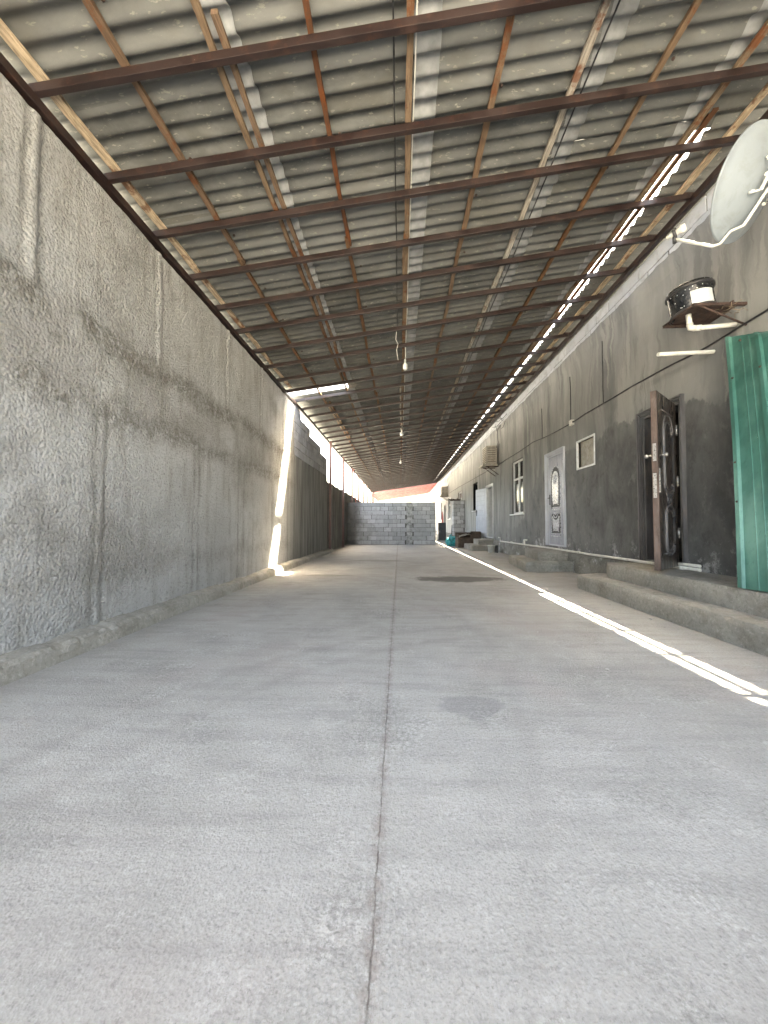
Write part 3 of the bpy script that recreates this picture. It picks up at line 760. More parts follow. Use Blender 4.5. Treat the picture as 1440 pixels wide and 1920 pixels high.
# small square opening with a thin white frame proud of the wall
m = MB(); F = frame((RX, 0, 0), (0, 1, 0), (-1, 0, 0)); a, b, c_, d_ = 6.93, 7.58, 2.07, 2.59; w = .028
m.fbox(F, a-w, a+.004, c_-w, d_+w, -.02, .016); m.fbox(F, b-.004, b+w, c_-w, d_+w, -.02, .016)
m.fbox(F, a+.004, b-.004, c_-w, c_+.004, -.02, .015); m.fbox(F, a+.004, b-.004, d_-.004, d_+w, -.02, .015)
sw = m.build('window', 'white', bld, bevel=.003); sw['label'] = 'small square vent opening with thin white frame'
m = MB(); m.fbox(F, a-.02, b+.02, c_-.02, d_+.02, -.12, -.06); m.build('back_board', 'acbox', sw)
m = MB(); m.fbox(F, a+.12, a+.38, c_+.02, c_+.40, -.07, -.045); m.fbox(F, a+.18, a+.32, c_+.1, c_+.28, -.05, -.035); m.build('inner_box', 'acbox', sw, bevel=.01)

# niche pilaster of blocks against the wall
pil = thing('block_pier', (3.2, 20.9, 0), 'stubby pier of plain grey blocks built against the building wall', 'pier')
m = MB(); Fp = frame((2.93, 20.6, 0), (1, 0, 0), (0, -1, 0))
block_wall(m, Fp, .60, .36, 9, t=.5, bh=.2, jn=.016); m.build('blockwork', 'block2', pil, bevel=.008)
m = MB(); m.box(2.95, 3.52, 20.62, 21.1, 0, 2.28); m.box(2.90, 3.52, 20.58, 21.14, 0, .355); m.build('core', 'mortar', pil)
m = MB(); m.box(2.78, 3.3, 20.45, 20.9, 2.28, 2.33)
for i in range(14): 
    a = (random.uniform(2.75, 3.2), random.uniform(20.4, 20.7), 2.33); m.tube([a, (a[0]+random.uniform(-.15, .15), a[1]+random.uniform(-.1, .1), 2.36+random.uniform(-.05, .07))], .015, 5)
m.build('shelf', 'rust', pil)

# ---------------------------------------------------------------- steps
def rough_slab(mb, pts, z0, z1, step=.045, amp=.006, seed=0., top_in=.006):
    """vertical sides follow the outline, with worn uneven faces and edge"""
    per = []; k = len(pts)
    for i in range(k):
        a = Vector(pts[i]); b = Vector(pts[(i+1) % k]); L = (b-a).length; n = max(1, int(L/step)); nn = Vector((b.y-a.y, a.x-b.x)).normalized()
        for j in range(n): per.append((a+(b-a)*j/n, nn))
    K = len(per); vs = []; lev = 5
    for j in range(lev):
        t = j/(lev-1)
        for (p, nn) in per:
            o = amp*fbm(p.x+seed, p.y, t*(z1-z0)*3, 3.5) + amp*.6*fbm(p.x+seed, p.y, t, 11)
            q = p + nn*(o - (top_in + max(0, .02*fbm(p.x+seed, p.y, 3, 5)) if j == lev-1 else 0))
            vs.append((q.x, q.y, z0+(z1-z0)*t - (.006*max(0, fbm(p.x, p.y, 1, 7)) if j == lev-1 else 0) - (.012 if j == lev-2 else 0)*0))
    fs = []
    for j in range(lev-1):
        for i in range(K): fs.append((j*K+i, j*K+(i+1) % K, (j+1)*K+(i+1) % K, (j+1)*K+i))
    mb.add(vs, fs, 0, True); o = len(mb.v)-K
    mb.f.append([o+i for i in range(K)]); mb.s.append(False)
st = thing('steps', (3.0, 3, 0), 'long low pair of concrete steps under the open dark door', 'steps', None)
m = MB(); rough_slab(m, [(2.62, -.5), (RX, -.5), (RX, 5.95), (3.0, 5.95), (2.66, 5.75)], 0, .205); m.build('lower_step', 'step', st)
m = MB(); rough_slab(m, [(2.925, -.5), (RX-.002, -.5), (RX-.002, 5.66), (3.02, 5.62), (2.92, 5.4)], .206, .40, seed=3); m.build('upper_step', 'step', st)
st = thing('steps', (3.0, 8.5, 0), 'pair of concrete steps with angled corner below the silver grey door', 'steps')
m = MB(); rough_slab(m, [(2.53, 7.68), (RX, 7.68), (RX, 9.5), (2.72, 9.5)], 0, .2, seed=6); m.build('lower_step', 'step', st)
m = MB(); rough_slab(m, [(2.86, 7.93), (RX-.002, 7.93), (RX-.002, 9.2), (2.97, 9.05)], .201, .40, seed=8); m.build('upper_step', 'step', st)
st = thing('steps', (3.0, 14.3, 0), 'pair of square concrete steps beneath the pale open door', 'steps')
m = MB(); rough_slab(m, [(2.60, 13.65), (RX-.2, 13.65), (RX-.2, 15.3), (2.60, 15.3)], 0, .2, seed=12); m.build('lower_step', 'step', st)
m = MB(); rough_slab(m, [(2.93, 14.12), (RX, 14.12), (RX, 15.1), (2.93, 15.1)], .201, .40, seed=14); m.build('upper_step', 'step', st)

# ---------------------------------------------------------------- canopy roof
RZ = lambda x: 4.28 + .148*x
SP = .645; Y0 = 2.37
roof = thing('canopy_roof', (0, 0, 4.28), 'long sloping canopy roof of corrugated sheets on dark red steel rafters', 'roof')
def sloped(mb, x0, x1, y0, y1, h0, h1, sk=.02):
    vs = []
    for hh in (h0, h1):
        for x in (x0, x1):
            for y in (y0, y1): vs.append((x, y + sk*(x+2.5), RZ(x)+hh))
    mb.add(vs, [(0, 1, 3, 2), (4, 6, 7, 5), (0, 4, 5, 1), (2, 3, 7, 6), (0, 2, 6, 4), (1, 5, 7, 3)])
m = MB(); sloped(m, -2.54, 3.425, -.022, .022, 0, .065); raf = m.build('rafter', 'steel', roof, bevel=.004)
kr = range(-4, 50); first = True
for k in kr:
    y = Y0 + SP*k + random.uniform(-.012, .012)
    o = raf if first else clone(raf); first = False
    o.location.y = y; o.rotation_euler.z = random.uniform(-.003, .003)
YE = Y0+SP*49+.3
m = MB(); m.box(-2.56, -2.49, -.5, YE, RZ(-2.5)-.075, RZ(-2.5)-.004); m.build('edge_beam', 'steel', roof, bevel=.005)
m = MB(); m.box(3.43, 3.50, -.5, YE+10, RZ(3.46)-.05, RZ(3.46)+.03); m.build('edge_beam', 'steel', roof, bevel=.005)
# joist ends that rest on the wall at the right
m = MB()
for k in kr:
    y = Y0+SP*k+.12; m.box(3.36, 3.62, y+.02, y+.06, RZ(3.46)+.066, RZ(3.46)+.10)
m.build('bearer', 'rust', roof, bevel=.003)
# battens
def batten(x, y0, y1, w, h, mat, z0=.067, seed=0., wob=.010):
    m = MB(); n = max(2, int((y1-y0)/.16)); vs = []
    for i in range(n+1):
        y = y0+(y1-y0)*i/n; xx = x + wob*1.6*fbm(y, seed, 0, .9) + wob*.35*fbm(y, seed, 3, 5)
        ww = w*(1+.22*fbm(y, seed, 7, 2)); hh = h*(1+.12*fbm(y, seed, 9, 2)); z = RZ(xx)+z0
        vs += [(xx-ww/2, y, z-.004*fbm(y, seed, 4, 4)), (xx+ww/2, y, z-.004*fbm(y, seed, 5, 4)), (xx+ww/2*.92, y, z+hh), (xx-ww/2*.92, y, z+hh)]
    fs = [(0, 1, 2, 3), (n*4+3, n*4+2, n*4+1, n*4)]
    for i in range(n):
        for k in range(4): fs.append((i*4+k, (i+1)*4+k, (i+1)*4+(k+1) % 4, i*4+(k+1) % 4))
    m.add(vs, fs, random.random()); return m.build('batten', mat, roof)
runs = [(-2.44, .06, 'woodpale', -.4, 8.1), (-1.88, .045, 'wood', -.4, YE), (-1.26, .045, 'wood', -.4, YE), (-1.185, .045, 'wood', 2.2, 8.4), (-.60, .045, 'wood', -.4, YE),
        (.075, .055, 'wood', -.4, YE), (.76, .05, 'wood', -.4, YE), (1.43, .055, 'woodgrey', -.4, YE), (2.13, .05, 'wood', -.4, YE), (2.83, .055, 'wood', -.4, YE),
        (3.30, .06, 'woodpale', 3.2, YE)]
for i, (x, w_, mt, a, b) in enumerate(runs):
    y = a; 
    while y < b-.3:
        L = random.uniform(4.0, 5.6); e = min(b, y+L)
        batten(x+random.uniform(-.012, .012), y, e, w_*random.uniform(.85, 1.15), .036, mt, seed=i*7.3+y)
        y = e - random.uniform(0, .12)
batten(-1.80, 9.4, 13.5, .05, .036, 'wood', seed=90); batten(.02, 9, 14, .04, .036, 'woodgrey', seed=91)
m = MB(); m.box(2.94, 2.992, 3.5, 7.2, RZ(2.97)+.125, RZ(2.97)+.15); m.build('batten', 'wood', roof); m = MB(); m.box(2.875, 3.0, 6.9, YE, RZ(2.94)+.155, RZ(2.94)+.175); m.build('batten', 'wood', roof)  # wide far board added over the gap to narrow the floor sun strip
# corrugated sheets: waves run up the slope
COLS = [(-2.64, -1.09, 0), (-1.23, .30, 1), (.16, 1.70, 2), (1.56, 2.88, 3), (3.055, 4.1, 4)]
PITCH = .15; RW = 1.05
def sheet_mesh(mb, x0, x1, width, y=0., zoff=0.):
    nw = width/PITCH; ny = int(round(nw*10)); L = x1-x0
    xs = [0, .25, .5, .75, 1.]; xs = [x0 + q*(L-.19) for q in xs] + [x1-.185, x1]
    vs = []; var = []; nY = ny+1
    for side in (0, 1):
        for ix, x in enumerate(xs):
            for i in range(nY):
                yy = width*i/ny; zz = RZ(x) + .133 + .023*math.cos(2*math.pi*yy/PITCH) + side*.007 - .012*(x-x0)/L + .006 + zoff
                vs.append((x, y+yy, zz)); var.append(1. if ix >= 5 else 0.)
    fs = []; NX = len(xs); q = NX*nY
    for ix in range(NX-1):
        for i in range(ny):
            a = ix*nY+i; fs.append((a, a+1, a+nY+1, a+nY)); fs.append((q+a, q+a+nY, q+a+nY+1, q+a+1))
    for i in range(ny):
        fs.append((i, q+i, q+i+1, i+1)); a = (NX-1)*nY+i; fs.append((a, a+1, q+a+1, q+a))
    for ix in range(NX-1):
        a = ix*nY; fs.append((a, a+nY, q+a+nY, q+a)); a = ix*nY+ny; fs.append((a, q+a, q+a+nY, a+nY))
    mb.add(vs, fs, var, True)
srow0 = -.6; nrows = 33; nind = 20
rest = MB()
for (x0, x1, ci) in COLS:
    base = None; near = None
    for r in range(nrows):
        y = srow0 + r*RW + (.0 if ci != 2 else .3)
        if ci == 0 and r == 8:      # the gap where a sheet is missing
            mb = MB(); sheet_mesh(mb, x0, x1, .555, 0); s_ = mb.build('roof_sheet', 'sheet', roof); s_.location.y = y
            continue
        if ci == 4 and y + RW < 3.75:
            if near is None:
                mb = MB(); sheet_mesh(mb, 2.78, x1, RW+.09, 0); near = mb.build('roof_sheet', 'sheet', roof); o = near
            else: o = clone(near)
            o.location = (0, y, .012 + .006*(r % 2)); continue
        if r < nind:
            if base is None:
                mb = MB(); sheet_mesh(mb, x0, x1, RW+.09, 0); base = mb.build('roof_sheet', 'sheet', roof); o = base
            else: o = clone(base)
            o.location = (random.uniform(-.012, .012), y, .006*(r % 2) + random.uniform(0, .003)); o.rotation_euler.z = random.uniform(-.003, .003)
        else:
            sheet_mesh(rest, x0, x1, RW, y)
tag(rest.build('roof_sheet', 'sheet', roof), kind='stuff')
m = MB(); m.lathe([(0, -.012), (.009, -.010), (.014, 0), (.014, .003)], (0, 0, 0), seg=8); fx = m.build('sheet_bolt', 'rust', roof); bi = 0
for kk in range(1, 12):
    for bxx in (-1.8, -.52, .84, 2.2):
        o = fx if bi == 0 else clone(fx); bi += 1; yb = .3 + kk*.9 + random.uniform(-.1, .1)
        o.location = (bxx+random.uniform(-.02, .02), yb, RZ(bxx)+.112); o['label'] = 'small rusty bolt through a roof sheet'
# posts on the open left side
m = MB(); m.box(-2.48, -2.40, -.04, .04, 0, RZ(-2.5)-.02); m.box(-2.53, -2.35, -.09, .09, 0, .012)
post = m.build('post', 'steelpost', roof, bevel=.004)
for i in range(8):
    o = post if i == 0 else clone(post); o.location.y = 12.98 + 2.98*i
# bent stray post leaning behind the block wall
m = MB(); m.tube([(-2.3, 19.5, 2.0), (-2.42, 19.55, 3.0), (-2.44, 19.6, RZ(-2.44))], .03, 8); o = m.build('brace', 'steellit', roof)

# pale red second canopy beyond
r2 = thing('far_canopy', (0, 40, 4.2), 'lighter red metal canopy beyond the end of the long roof', 'roof')
m = MB(); sloped(m, -2.75, 3.6, -.03, .03, 0, .08); ra = m.build('rafter', 'steellit', r2, bevel=.004)
for i in range(10):
    o = ra if i == 0 else clone(ra); o.location.y = 35.6 + 1.15*i
m = MB(); nn = 220; vs = []; fs = []
for i in range(nn+1):
    y = 35.3 + 11.2*i/nn; dz = .02*math.cos(i*math.pi/2)
    for x in (-2.8, 3.7): vs += [(x, y+.13, RZ(x)+.13+dz), (x, y+.13, RZ(x)+.137+dz)]
for i in range(nn): a = i*4; fs += [(a, a+2, a+6, a+4), (a+1, a+5, a+7, a+3)]
m.add(vs, fs); m.build('roof_sheet', 'redsheet', r2)
m = MB(); m.box(-2.78, -2.70, 35.4, 46.4, RZ(-2.7)-.1, RZ(-2.7)-.002); m.build('edge_beam', 'steellit', r2)
m = MB(); m.box(-2.74, -2.67, 0, .07, 0, RZ(-2.7)-.1); p2 = m.build('post', 'steelpost', r2)
for i in range(5):
    o = p2 if i == 0 else clone(p2); o.location.y = 36.3+2.5*i
m = MB(); m.box(0, .07, 46.2, 46.27, 0, 4.2); p3 = m.build('post', 'steelpost', r2)
for i, x in enumerate((-1.2, .6, 2.3, 2.9)):
    o = p3 if i == 0 else clone(p3); o.location.x = x

# ---------------------------------------------------------------- hanging bulbs and roof cables
def bulb(x, y, zc, R_, label, cfl):
    t = thing('light_bulb', (x, y, zc), label, 'light bulb', 'bare bulbs hanging from the canopy')
    m = MB()
    if cfl: prof = [(0, -R_*1.5), (R_*.55, -R_*1.45), (R_*.95, -R_*1.1), (R_, -.2*R_), (R_*.98, R_*.7), (R_*.6, R_*1.2), (R_*.42, R_*1.35)]
    else: prof = [(0, -R_), (R_*.5, -R_*.87), (R_*.87, -R_*.5), (R_, 0), (R_*.85, R_*.55), (R_*.5, R_*1.05), (R_*.36, R_*1.5)]
    m.lathe(prof, (x, y, zc), seg=20); m.build('glass_bulb', 'bulb', t)
    m = MB(); zt = zc+R_*1.35; m.lathe([(R_*.36, 0), (R_*.42, .01), (R_*.42, .06), (.012, .075), (0, .076)], (x, y, zt), seg=14); m.build('socket', 'white' if cfl else 'pvc', t)
    m = MB(); m.tube([(x, y, zt+.07), (x+.012, y, (zt+RZ(x))/2), (x, y, RZ(x)+.07)], .006, 6); m.build('flex', 'pvc', t)
bulb(.10, 6.94, 3.93, .045, 'large white bulb nearest the camera under the canopy', True)
bulb(.06, 12.2, 3.93, .06, 'round white bulb under the canopy, second of the three from the camera', False)
bulb(.03, 18.0, 3.96, .06, 'small round white bulb farthest from the camera, above the block wall', False)
def wire(name, pts, r, mat, label, cat='cable', seg=6): 
    m = MB(); m.tube(pts, r, seg); return tag(m.build(name, mat), label, cat)
wire('roof_cable', [(-.04+.01*fbm(y, 0, 0, .8), y, RZ(0)+.074+.004*math.sin(y*3)) for y in [i*.16 for i in range(0, 190)]], .0065, 'cable', 'thin dark cable running under the rafters just left of the white one')
wire('roof_cable', [(.115+.006*fbm(y, 3, 0, .8), y, RZ(.1)+.075+.003*math.sin(y*2)) for y in [i*.16 for i in range(0, 115)]], .0055, 'pvc', 'thin white cable running along the middle batten')
wire('roof_cable', [(1.53+.012*fbm(y, 6, 0, .6), y, RZ(1.5)+.074+.004*math.sin(y*2.2)) for y in [i*.16 for i in range(0, 120)]], .0075, 'cable', 'dark cable beside the grey batten on the right half of the roof')
wire('loose_flex', [(-.05, 6.35, RZ(0)+.06), (-.07, 6.4, RZ(0)-.10), (-.03, 6.45, RZ(0)-.16), (-.055, 6.5, RZ(0)-.24), (-.04, 6.55, RZ(0)-.33), (-.03, 6.6, RZ(0)-.38)], .006, 'pvc', 'short twisted white flex dangling left of the nearest bulb')

# ---------------------------------------------------------------- wall cable, junction box, drops
cab = [(3.0, 3.05), (3.69, 3.01), (4.45, 2.99), (5, 3.03), (5.76, 3.05), (6.55, 3.05), (7.19, 3.06), (7.74, 3.04), (8.58, 3.05), (9.3, 3.09), (10.03, 3.14), (11.14, 3.11), (12.22, 3.11), (13.68, 3.1), (16.67, 3.13), (19.5, 3.16), (22.7, 3.21), (27, 3.2)]
pts = []
for i in range(len(cab)-1):
    (a, za), (b, zb) = cab[i], cab[i+1]; n = max(2, int((b-a)/.25))
    for j in range(n):
        q = j/n; pts.append((RX-.028, a+(b-a)*q, za+(zb-za)*q + .008*fbm(a+(b-a)*q, 0, 0, 2.5)))
wire('wall_cable', pts, .011, 'cable', 'long black cable strung along the right wall above the doors')
for (y, z0, z1, l) in ((6.56, 3.06, 4.15, 'black wire dropping down the wall nearest the camera, above the small square opening'), (7.8, 3.08, 4.02, 'black wire dropping to the white junction box'), (9.35, 3.1, 3.84, 'black wire dropping down the wall past the junction box, above the silver grey door')):
    wire('drop_wire', [(RX-.024, y+.02*fbm(z, y, 0, 2)+(.1*max(0, z-z1+.12)), z) for z in [z0+(z1-z0)*i/12 for i in range(13)]], .008, 'cable', l)
jb = thing('junction_box', (RX-.02, 7.76, 3.04), 'small white junction box on the black wall cable', 'junction box')
m = MB(); m.box(RX-.055, RX+.004, 7.70, 7.82, 2.99, 3.10); m.build('cover', 'pvc', jb, bevel=.006)
m = MB(); m.box(RX-.04, RX-.01, 7.675, 7.70, 3.03, 3.06); m.build('gland', 'dark', jb)

# ---------------------------------------------------------------- white waste pipe along the plinth
pp = thing('waste_pipe', (RX-.06, 9, .38), 'long white plastic waste pipe running along the foot of the right wall', 'pipe')
m = MB(); PX = RX-.075
m.tube([(PX, 4.5, .425), (PX, 5.6, .42), (PX-.002, 7, .41), (PX, 8.8, .412), (PX-.004, 10.5, .40), (PX, 13.15, .385)], .02, 10)
m.tube([(PX, 4.5, .47), (PX, 5.05, .462)], .018, 10); m.build('pipe_run', 'pvc', pp)
m = MB(); m.tube([(PX, 10.62, .40), (PX, 10.62, .50), (PX-.01, 10.63, .52), (PX, 10.42, .535)], .022, 8); m.build('elbow', 'pvc', pp); m = MB(); m.tube([(PX, 13.13, .385), (PX, 13.15, .50), (PX-.06, 13.15, .51)], .022, 8)
m.build('elbow', 'pvc', pp)
m = MB(); 
for y in (4.75, 7.4, 9.6, 11.8): m = MB(); m.tube([(PX, y, .412), (PX, y+.07, .412)], .027, 10); m.build('coupling', 'pvc', pp)

# ---------------------------------------------------------------- green metal sheet leaning on the wall
gs = thing('metal_sheet', (3.1, 2.9, .40), 'tall green profiled metal sheet leaning on the wall at the right edge', 'metal sheet')
m = MB(); prof = []
u = 0
pat = [(0, .0), (.012, .03), (.05, .03), (.062, 0), (.085, 0), (.097, .0), (.16, 0), (.168, .006), (.176, 0), (.235, 0), (.243, .006), (.251, 0), (.31, .0), (.322, .028), (.36, .028), (.372, 0), (.60, 0), (.612, .028), (.65, .028), (.662, 0), (.90, 0), (.912, .028), (.95, .028), (.962, 0), (1.1, 0)]
bl = Vector((2.93, 3.38, .405)); tl = Vector((3.44, 4.02, 2.92)); udir = Vector((.10, -1, .015)).normalized(); nrm = (tl-bl).cross(udir).normalized()
if nrm.x > 0: nrm = -nrm
vs = []; nvv = 24
for side in (0, 1):
    for k in range(nvv+1):
        q = k/nvv; base = bl.lerp(tl, q) + nrm*(-.02*math.sin(q*math.pi))
        for (uu, hh) in pat:
            vs.append(base + (udir+Vector((0, 0, -.36*max(0, q-.93)/.07)))*(uu*(1-.10*q)) + nrm*(hh*.8+side*.0025 + .002*fbm(uu*3, q*4, 0, 1.)))
P = len(pat); fs = []; q = (nvv+1)*P
for k in range(nvv):
    for i in range(P-1):
        a = k*P+i; fs += [(a, a+1, a+P+1, a+P), (q+a, q+a+P, q+a+P+1, q+a+1)]
    fs += [(k*P, (k+1)*P, q+(k+1)*P, q+k*P), (k*P+P-1, q+k*P+P-1, q+(k+1)*P+P-1, (k+1)*P+P-1)]
m.add(vs, fs); m.build('profiled_panel', 'green', gs)
for (qq, uu) in ((.80, .055), (.80, .34), (.45, .03), (.3, .03), (.95, .17)):
    p = bl.lerp(tl, qq)+udir*uu*(1-.1*qq)+nrm*(.022-.02*math.sin(qq*math.pi)); m = MB(); m.lathe([(0, .012), (.008, .01), (.012, .002), (.012, 0)], p, nrm, 10); m.build('screw', 'rust', gs)

# ---------------------------------------------------------------- black drum on a rusty bracket with pipes
dr = thing('drum_fan', (3.3, 4.15, 3.2), 'glossy black drum with a white label on a rusty wall shelf', 'drum')
ctr = Vector((3.20, 4.14, 3.24)); ax = Vector((-.10, .05, 1)).normalized()
m = MB(); m.lathe([(0, 0), (.185, 0), (.195, .01), (.197, .24), (.205, .245), (.207, .285), (.195, .295), (.06, .325), (0, .33)], ctr, ax, 32); db = m.build('drum', 'black', dr)
m = MB(); m.lathe([(.197, .235), (.218, .24), (.22, .262), (.205, .268)], ctr, ax, 32); m.lathe([(.196, 0), (.21, .004), (.21, .02), (.197, .024)], ctr, ax, 32); m.build('rim', 'dark', db)
m = MB(); vs = []; n = 8; qv = Vector((0, 0, 1)).rotation_difference(ax)
for i in range(n+1):
    a = math.radians(232+62*i/n)
    for h in (.025, .175): vs.append(ctr + qv @ Vector((.2005*math.cos(a), .2005*math.sin(a), h)))
m.add(vs, [(2*i, 2*i+2, 2*i+3, 2*i+1) for i in range(n)], 0, True); m.build('label_sheet', 'label', db)
m = MB()
for (a, h) in ((200, .2), (215, .17), (232, .2), (190, .13), (250, .19), (222, .215), (204, .05), (207, .045), (213, .05), (265, .22), (178, .22), (240, .225)):
    a = math.radians(a); p = ctr + qv @ Vector((.199*math.cos(a), .199*math.sin(a), h)); nn = qv @ Vector((math.cos(a), math.sin(a), 0))
    m = MB(); m.lathe([(0, .003), (.003, .002), (.0055, 0)], p, nn, 8); m.build('paint_fleck', 'label', db)
m = MB(); sx = Vector((-.1, .05, 1)).normalized()
m.tube([(3.02, 4.34, 3.225), (3.02, 3.93, 3.215)], .012, 4); m.tube([(3.38, 4.38, 3.235), (3.38, 3.86, 3.22)], .012, 4)
m.box(3.02, 3.56, 3.90, 3.93, 3.205, 3.232); m.box(3.02, 3.56, 4.32, 4.35, 3.205, 3.232); m.box(3.04, 3.5, 3.95, 4.30, 3.222, 3.232)
m.tube([(3.55, 3.915, 3.0), (3.1, 3.915, 3.21)], .010, 6); m.build('shelf', 'rust', dr)
m = MB()
for i in range(16):
    a = (3.40+random.uniform(-.1, .12), 3.92+random.uniform(-.06, .12), 3.20+random.uniform(-.05, .02)); b = (a[0]+random.uniform(-.13, .13), a[1]+random.uniform(-.13, .08), a[2]+random.uniform(-.07, .06))
    mid = tuple((p+q)/2+random.uniform(-.03, .03) for p, q in zip(a, b)); m.tube([a, mid, b], .0025, 4)
m.build('twig_tangle', 'straw', dr)
m = MB(); m.tube([(3.12, 4.10, 3.22), (3.13, 4.10, 3.10)], .026, 12); m.tube([(3.13, 4.10, 3.115), (3.135, 4.095, 3.075), (3.18, 4.09, 3.065)], .032, 12); m.tube([(3.17, 4.09, 3.065), (3.54, 4.02, 3.06)], .024, 12); m.tube([(3.17, 4.09, 3.065), (3.23, 4.08, 3.064)], .030, 12)
m.build('drain_elbow', 'pvc', dr)
sp = thing('spout_pipe', (3.1, 4.1, 2.85), 'straight white pipe stub poking out of the wall below the black drum', 'pipe')
m = MB(); m.tube([(RX+.02, 4.32, 2.91), (2.86, 4.20, 2.835)], .022, 12, cap=False); m.tube([(2.86, 4.20, 2.835), (2.865, 4.2, 2.8355)], .018, 12); m.build('pipe_stub', 'pvc', sp)

# ---------------------------------------------------------------- satellite dish
ds = thing('satellite_dish', (3.3, 3.05, 3.7), 'large pale grey satellite dish seen from behind at the upper right', 'satellite dish')
dc = Vector((2.975, 3.08, 3.745)); dn = Vector((-.42, .68, .42)).normalized(); rad = .39
m = MB(); pr = [(0, 0)]
for i in range(1, 13): r = rad*i/12; pr.append((r, .13*(r/rad)**2))
pr += [(rad+.012, .128), (rad+.014, .142), (rad+.004, .148)]
for i in range(12, 0, -1): r = rad*i/12; pr.append((r-.003, .13*(r/rad)**2+.006))
pr.append((0, .006))
m.lathe(pr, dc, dn, 64); dob = m.build('reflector', 'dish', ds)
qv = Vector((0, 0, 1)).rotation_difference(dn)
zz = Vector((0, 0, 1)); dv = (-(zz - dn*dn.z)).normalized()   # "down" in the dish plane
sd = dn.cross(dv).normalized()
m = MB()
back = dc - dn*.05
m.tube([back + sd*.09 - dv*.07, back + sd*.09 + dv*.10], .014, 6); m.tube([back - sd*.09 - dv*.07, back - sd*.09 + dv*.10], .014, 6)
m.tube([back + sd*.12, back - sd*.12], .016, 6); m.tube([back - dv*.09 + sd*.1, dc - dv*.12 + sd*.12 + dn*.01], .009, 6); m.tube([back + dv*.1+sd*.1, dc + dv*.12 + sd*.13 + dn*.01], .009, 6)
m.tube([back - dv*.09 - sd*.1, dc - dv*.12 - sd*.12 + dn*.01], .009, 6); m.tube([back, back - dn*.06], .03, 10)
for a in (-1, 1):
    for b in (-1, 1): m.lathe([(0, .02), (.012, .018), (.014, 0)], dc + sd*.12*a + dv*.11*b - dn*.004, -dn, 8)
m.build('bracket', 'pvc', ds)
m = MB(); e1 = dc + dv*(rad+.03) + dn*.11
lnb = Vector((2.55, 3.49, 3.65))
m.tube([back + dv*.05 - dn*.0, dc + dv*.30 - dn*.005, dc + dv*(rad-.06) + dn*.075, e1, e1.lerp(lnb, .12) + dv*.03, lnb + Vector((0, 0, -.05))], .0125, 8); m.build('feed_arm', 'pvc', ds)
m = MB(); la = (dc + dn*.05 - lnb).normalized()
m.lathe([(0, .09), (.034, .085), (.036, .05), (.028, .045), (.026, -.03), (.018, -.035), (.018, -.06), (0, -.06)], lnb, la, 16); m.build('receiver', 'pvc', ds)
m = MB(); m.tube([lnb + Vector((0, 0, -.085)), lnb + Vector((0, 0, .05))], .016, 8); m.lathe([(.03, -.012), (.044, -.01), (.044, .012), (.03, .014)], lnb, la, 16); m.build('clamp', 'dark', ds)
m = MB(); pb = back - dn*.09
m.tube([pb + Vector((.02, 0, .12)), pb + Vector((.02, 0, -.1)), pb + Vector((.06, -.03, -.22)), pb + Vector((.2, -.08, -.3)), Vector((RX+.01, pb.y-.15, pb.z-.34))], .026, 12); m.build('mast', 'pvc', ds)

# ---------------------------------------------------------------- air units on the wall
def ac(y0, y1, z0, z1, dep, label):
    t = thing('air_cooler', (RX, (y0+y1)/2, z0), label, 'air cooler', 'air coolers fixed high on the right wall')
    m = MB(); m.box(RX-dep, RX-.06, y0, y1, z0+.05, z1); b = m.build('casing', 'acbox', t, bevel=.012)
    m = MB()
    for i in range(9): z = z0+.12+i*(z1-z0-.2)/8; m.box(RX-dep-.008, RX-dep+.002, y0+.06, y1-.06, z, z+.022)
    for i in range(7): z = z0+.14+i*(z1-z0-.24)/6; m.box(RX-dep+.05, RX-.12, y0-.008, y0+.002, z, z+.018)
    m.build('louvre', 'brown', b)
    m = MB(); m.box(RX-dep-.13, RX-.03, y0-.05, y1+.05, z0-.01, z0+.045); m.build('tray', 'acbox', t, bevel=.01)
    for y in (y0+.08, y1-.08): m = MB(); m.tube([(RX, y, z0-.32), (RX-dep+.05, y, z0-.02)], .014, 6); m.box(RX-dep, RX, y-.015, y+.015, z0-.035, z0-.012); m.build('bracket', 'rust', t)
    m = MB(); m.tube([(RX-.04, y0-.02, z1+.9-.3), (RX-.05, y0-.04, z1+.3), (RX-.03, y0-.03, z1+.1), (RX-.1, y0-.02, z1-.1)], .009, 6); m.build('supply_wire', 'cable', t)
ac(13.5, 14.1, 3.08, 3.80, .45, 'weathered beige air cooler box on the wall, nearer of two')
ac(27.4, 28.1, 3.05, 3.75, .50, 'small weathered air cooler box high on the wall at the far end')

# ---------------------------------------------------------------- things by the wall at the far end
cb = thing('cabinet', (2.5, 22.5, 0), 'dark slate metal cabinet standing beyond the block wall', 'cabinet')
m = MB(); m.box(2.28, 2.74, 22.4, 22.95, .03, 1.08); m.build('carcass', 'cabinet', cb, bevel=.01)
m = MB(); m.box(2.30, 2.72, 22.38, 22.40, .06, .62); m.box(2.30, 2.72, 22.38, 22.40, .64, 1.06); m.build('door', 'cabinet', cb, bevel=.006)
m = MB(); m.tube([(2.36, 22.375, .5), (2.36, 22.35, .52), (2.36, 22.35, .58), (2.36, 22.375, .6)], .012, 6); m.build('handle', 'chrome', cb)
m = MB(); m.box(2.2, 3.0, 22.2, 23.1, 0, .03); tag(m.build('paving_slab', 'step', bevel=.006), 'thin concrete slab under the dark cabinet', 'slab')
gp = thing('standpipe', (3.05, 22.0, 0), 'thin dark standing pipe with a rounded foot to the right of the cabinet', 'pipe')
m = MB(); m.tube([(3.05, 22, 0), (3.05, 22, .12), (3.06, 22, .5), (3.06, 22, .95)], [.09, .085, .06, .045], 12); m.build('pipe_body', 'dark', gp)

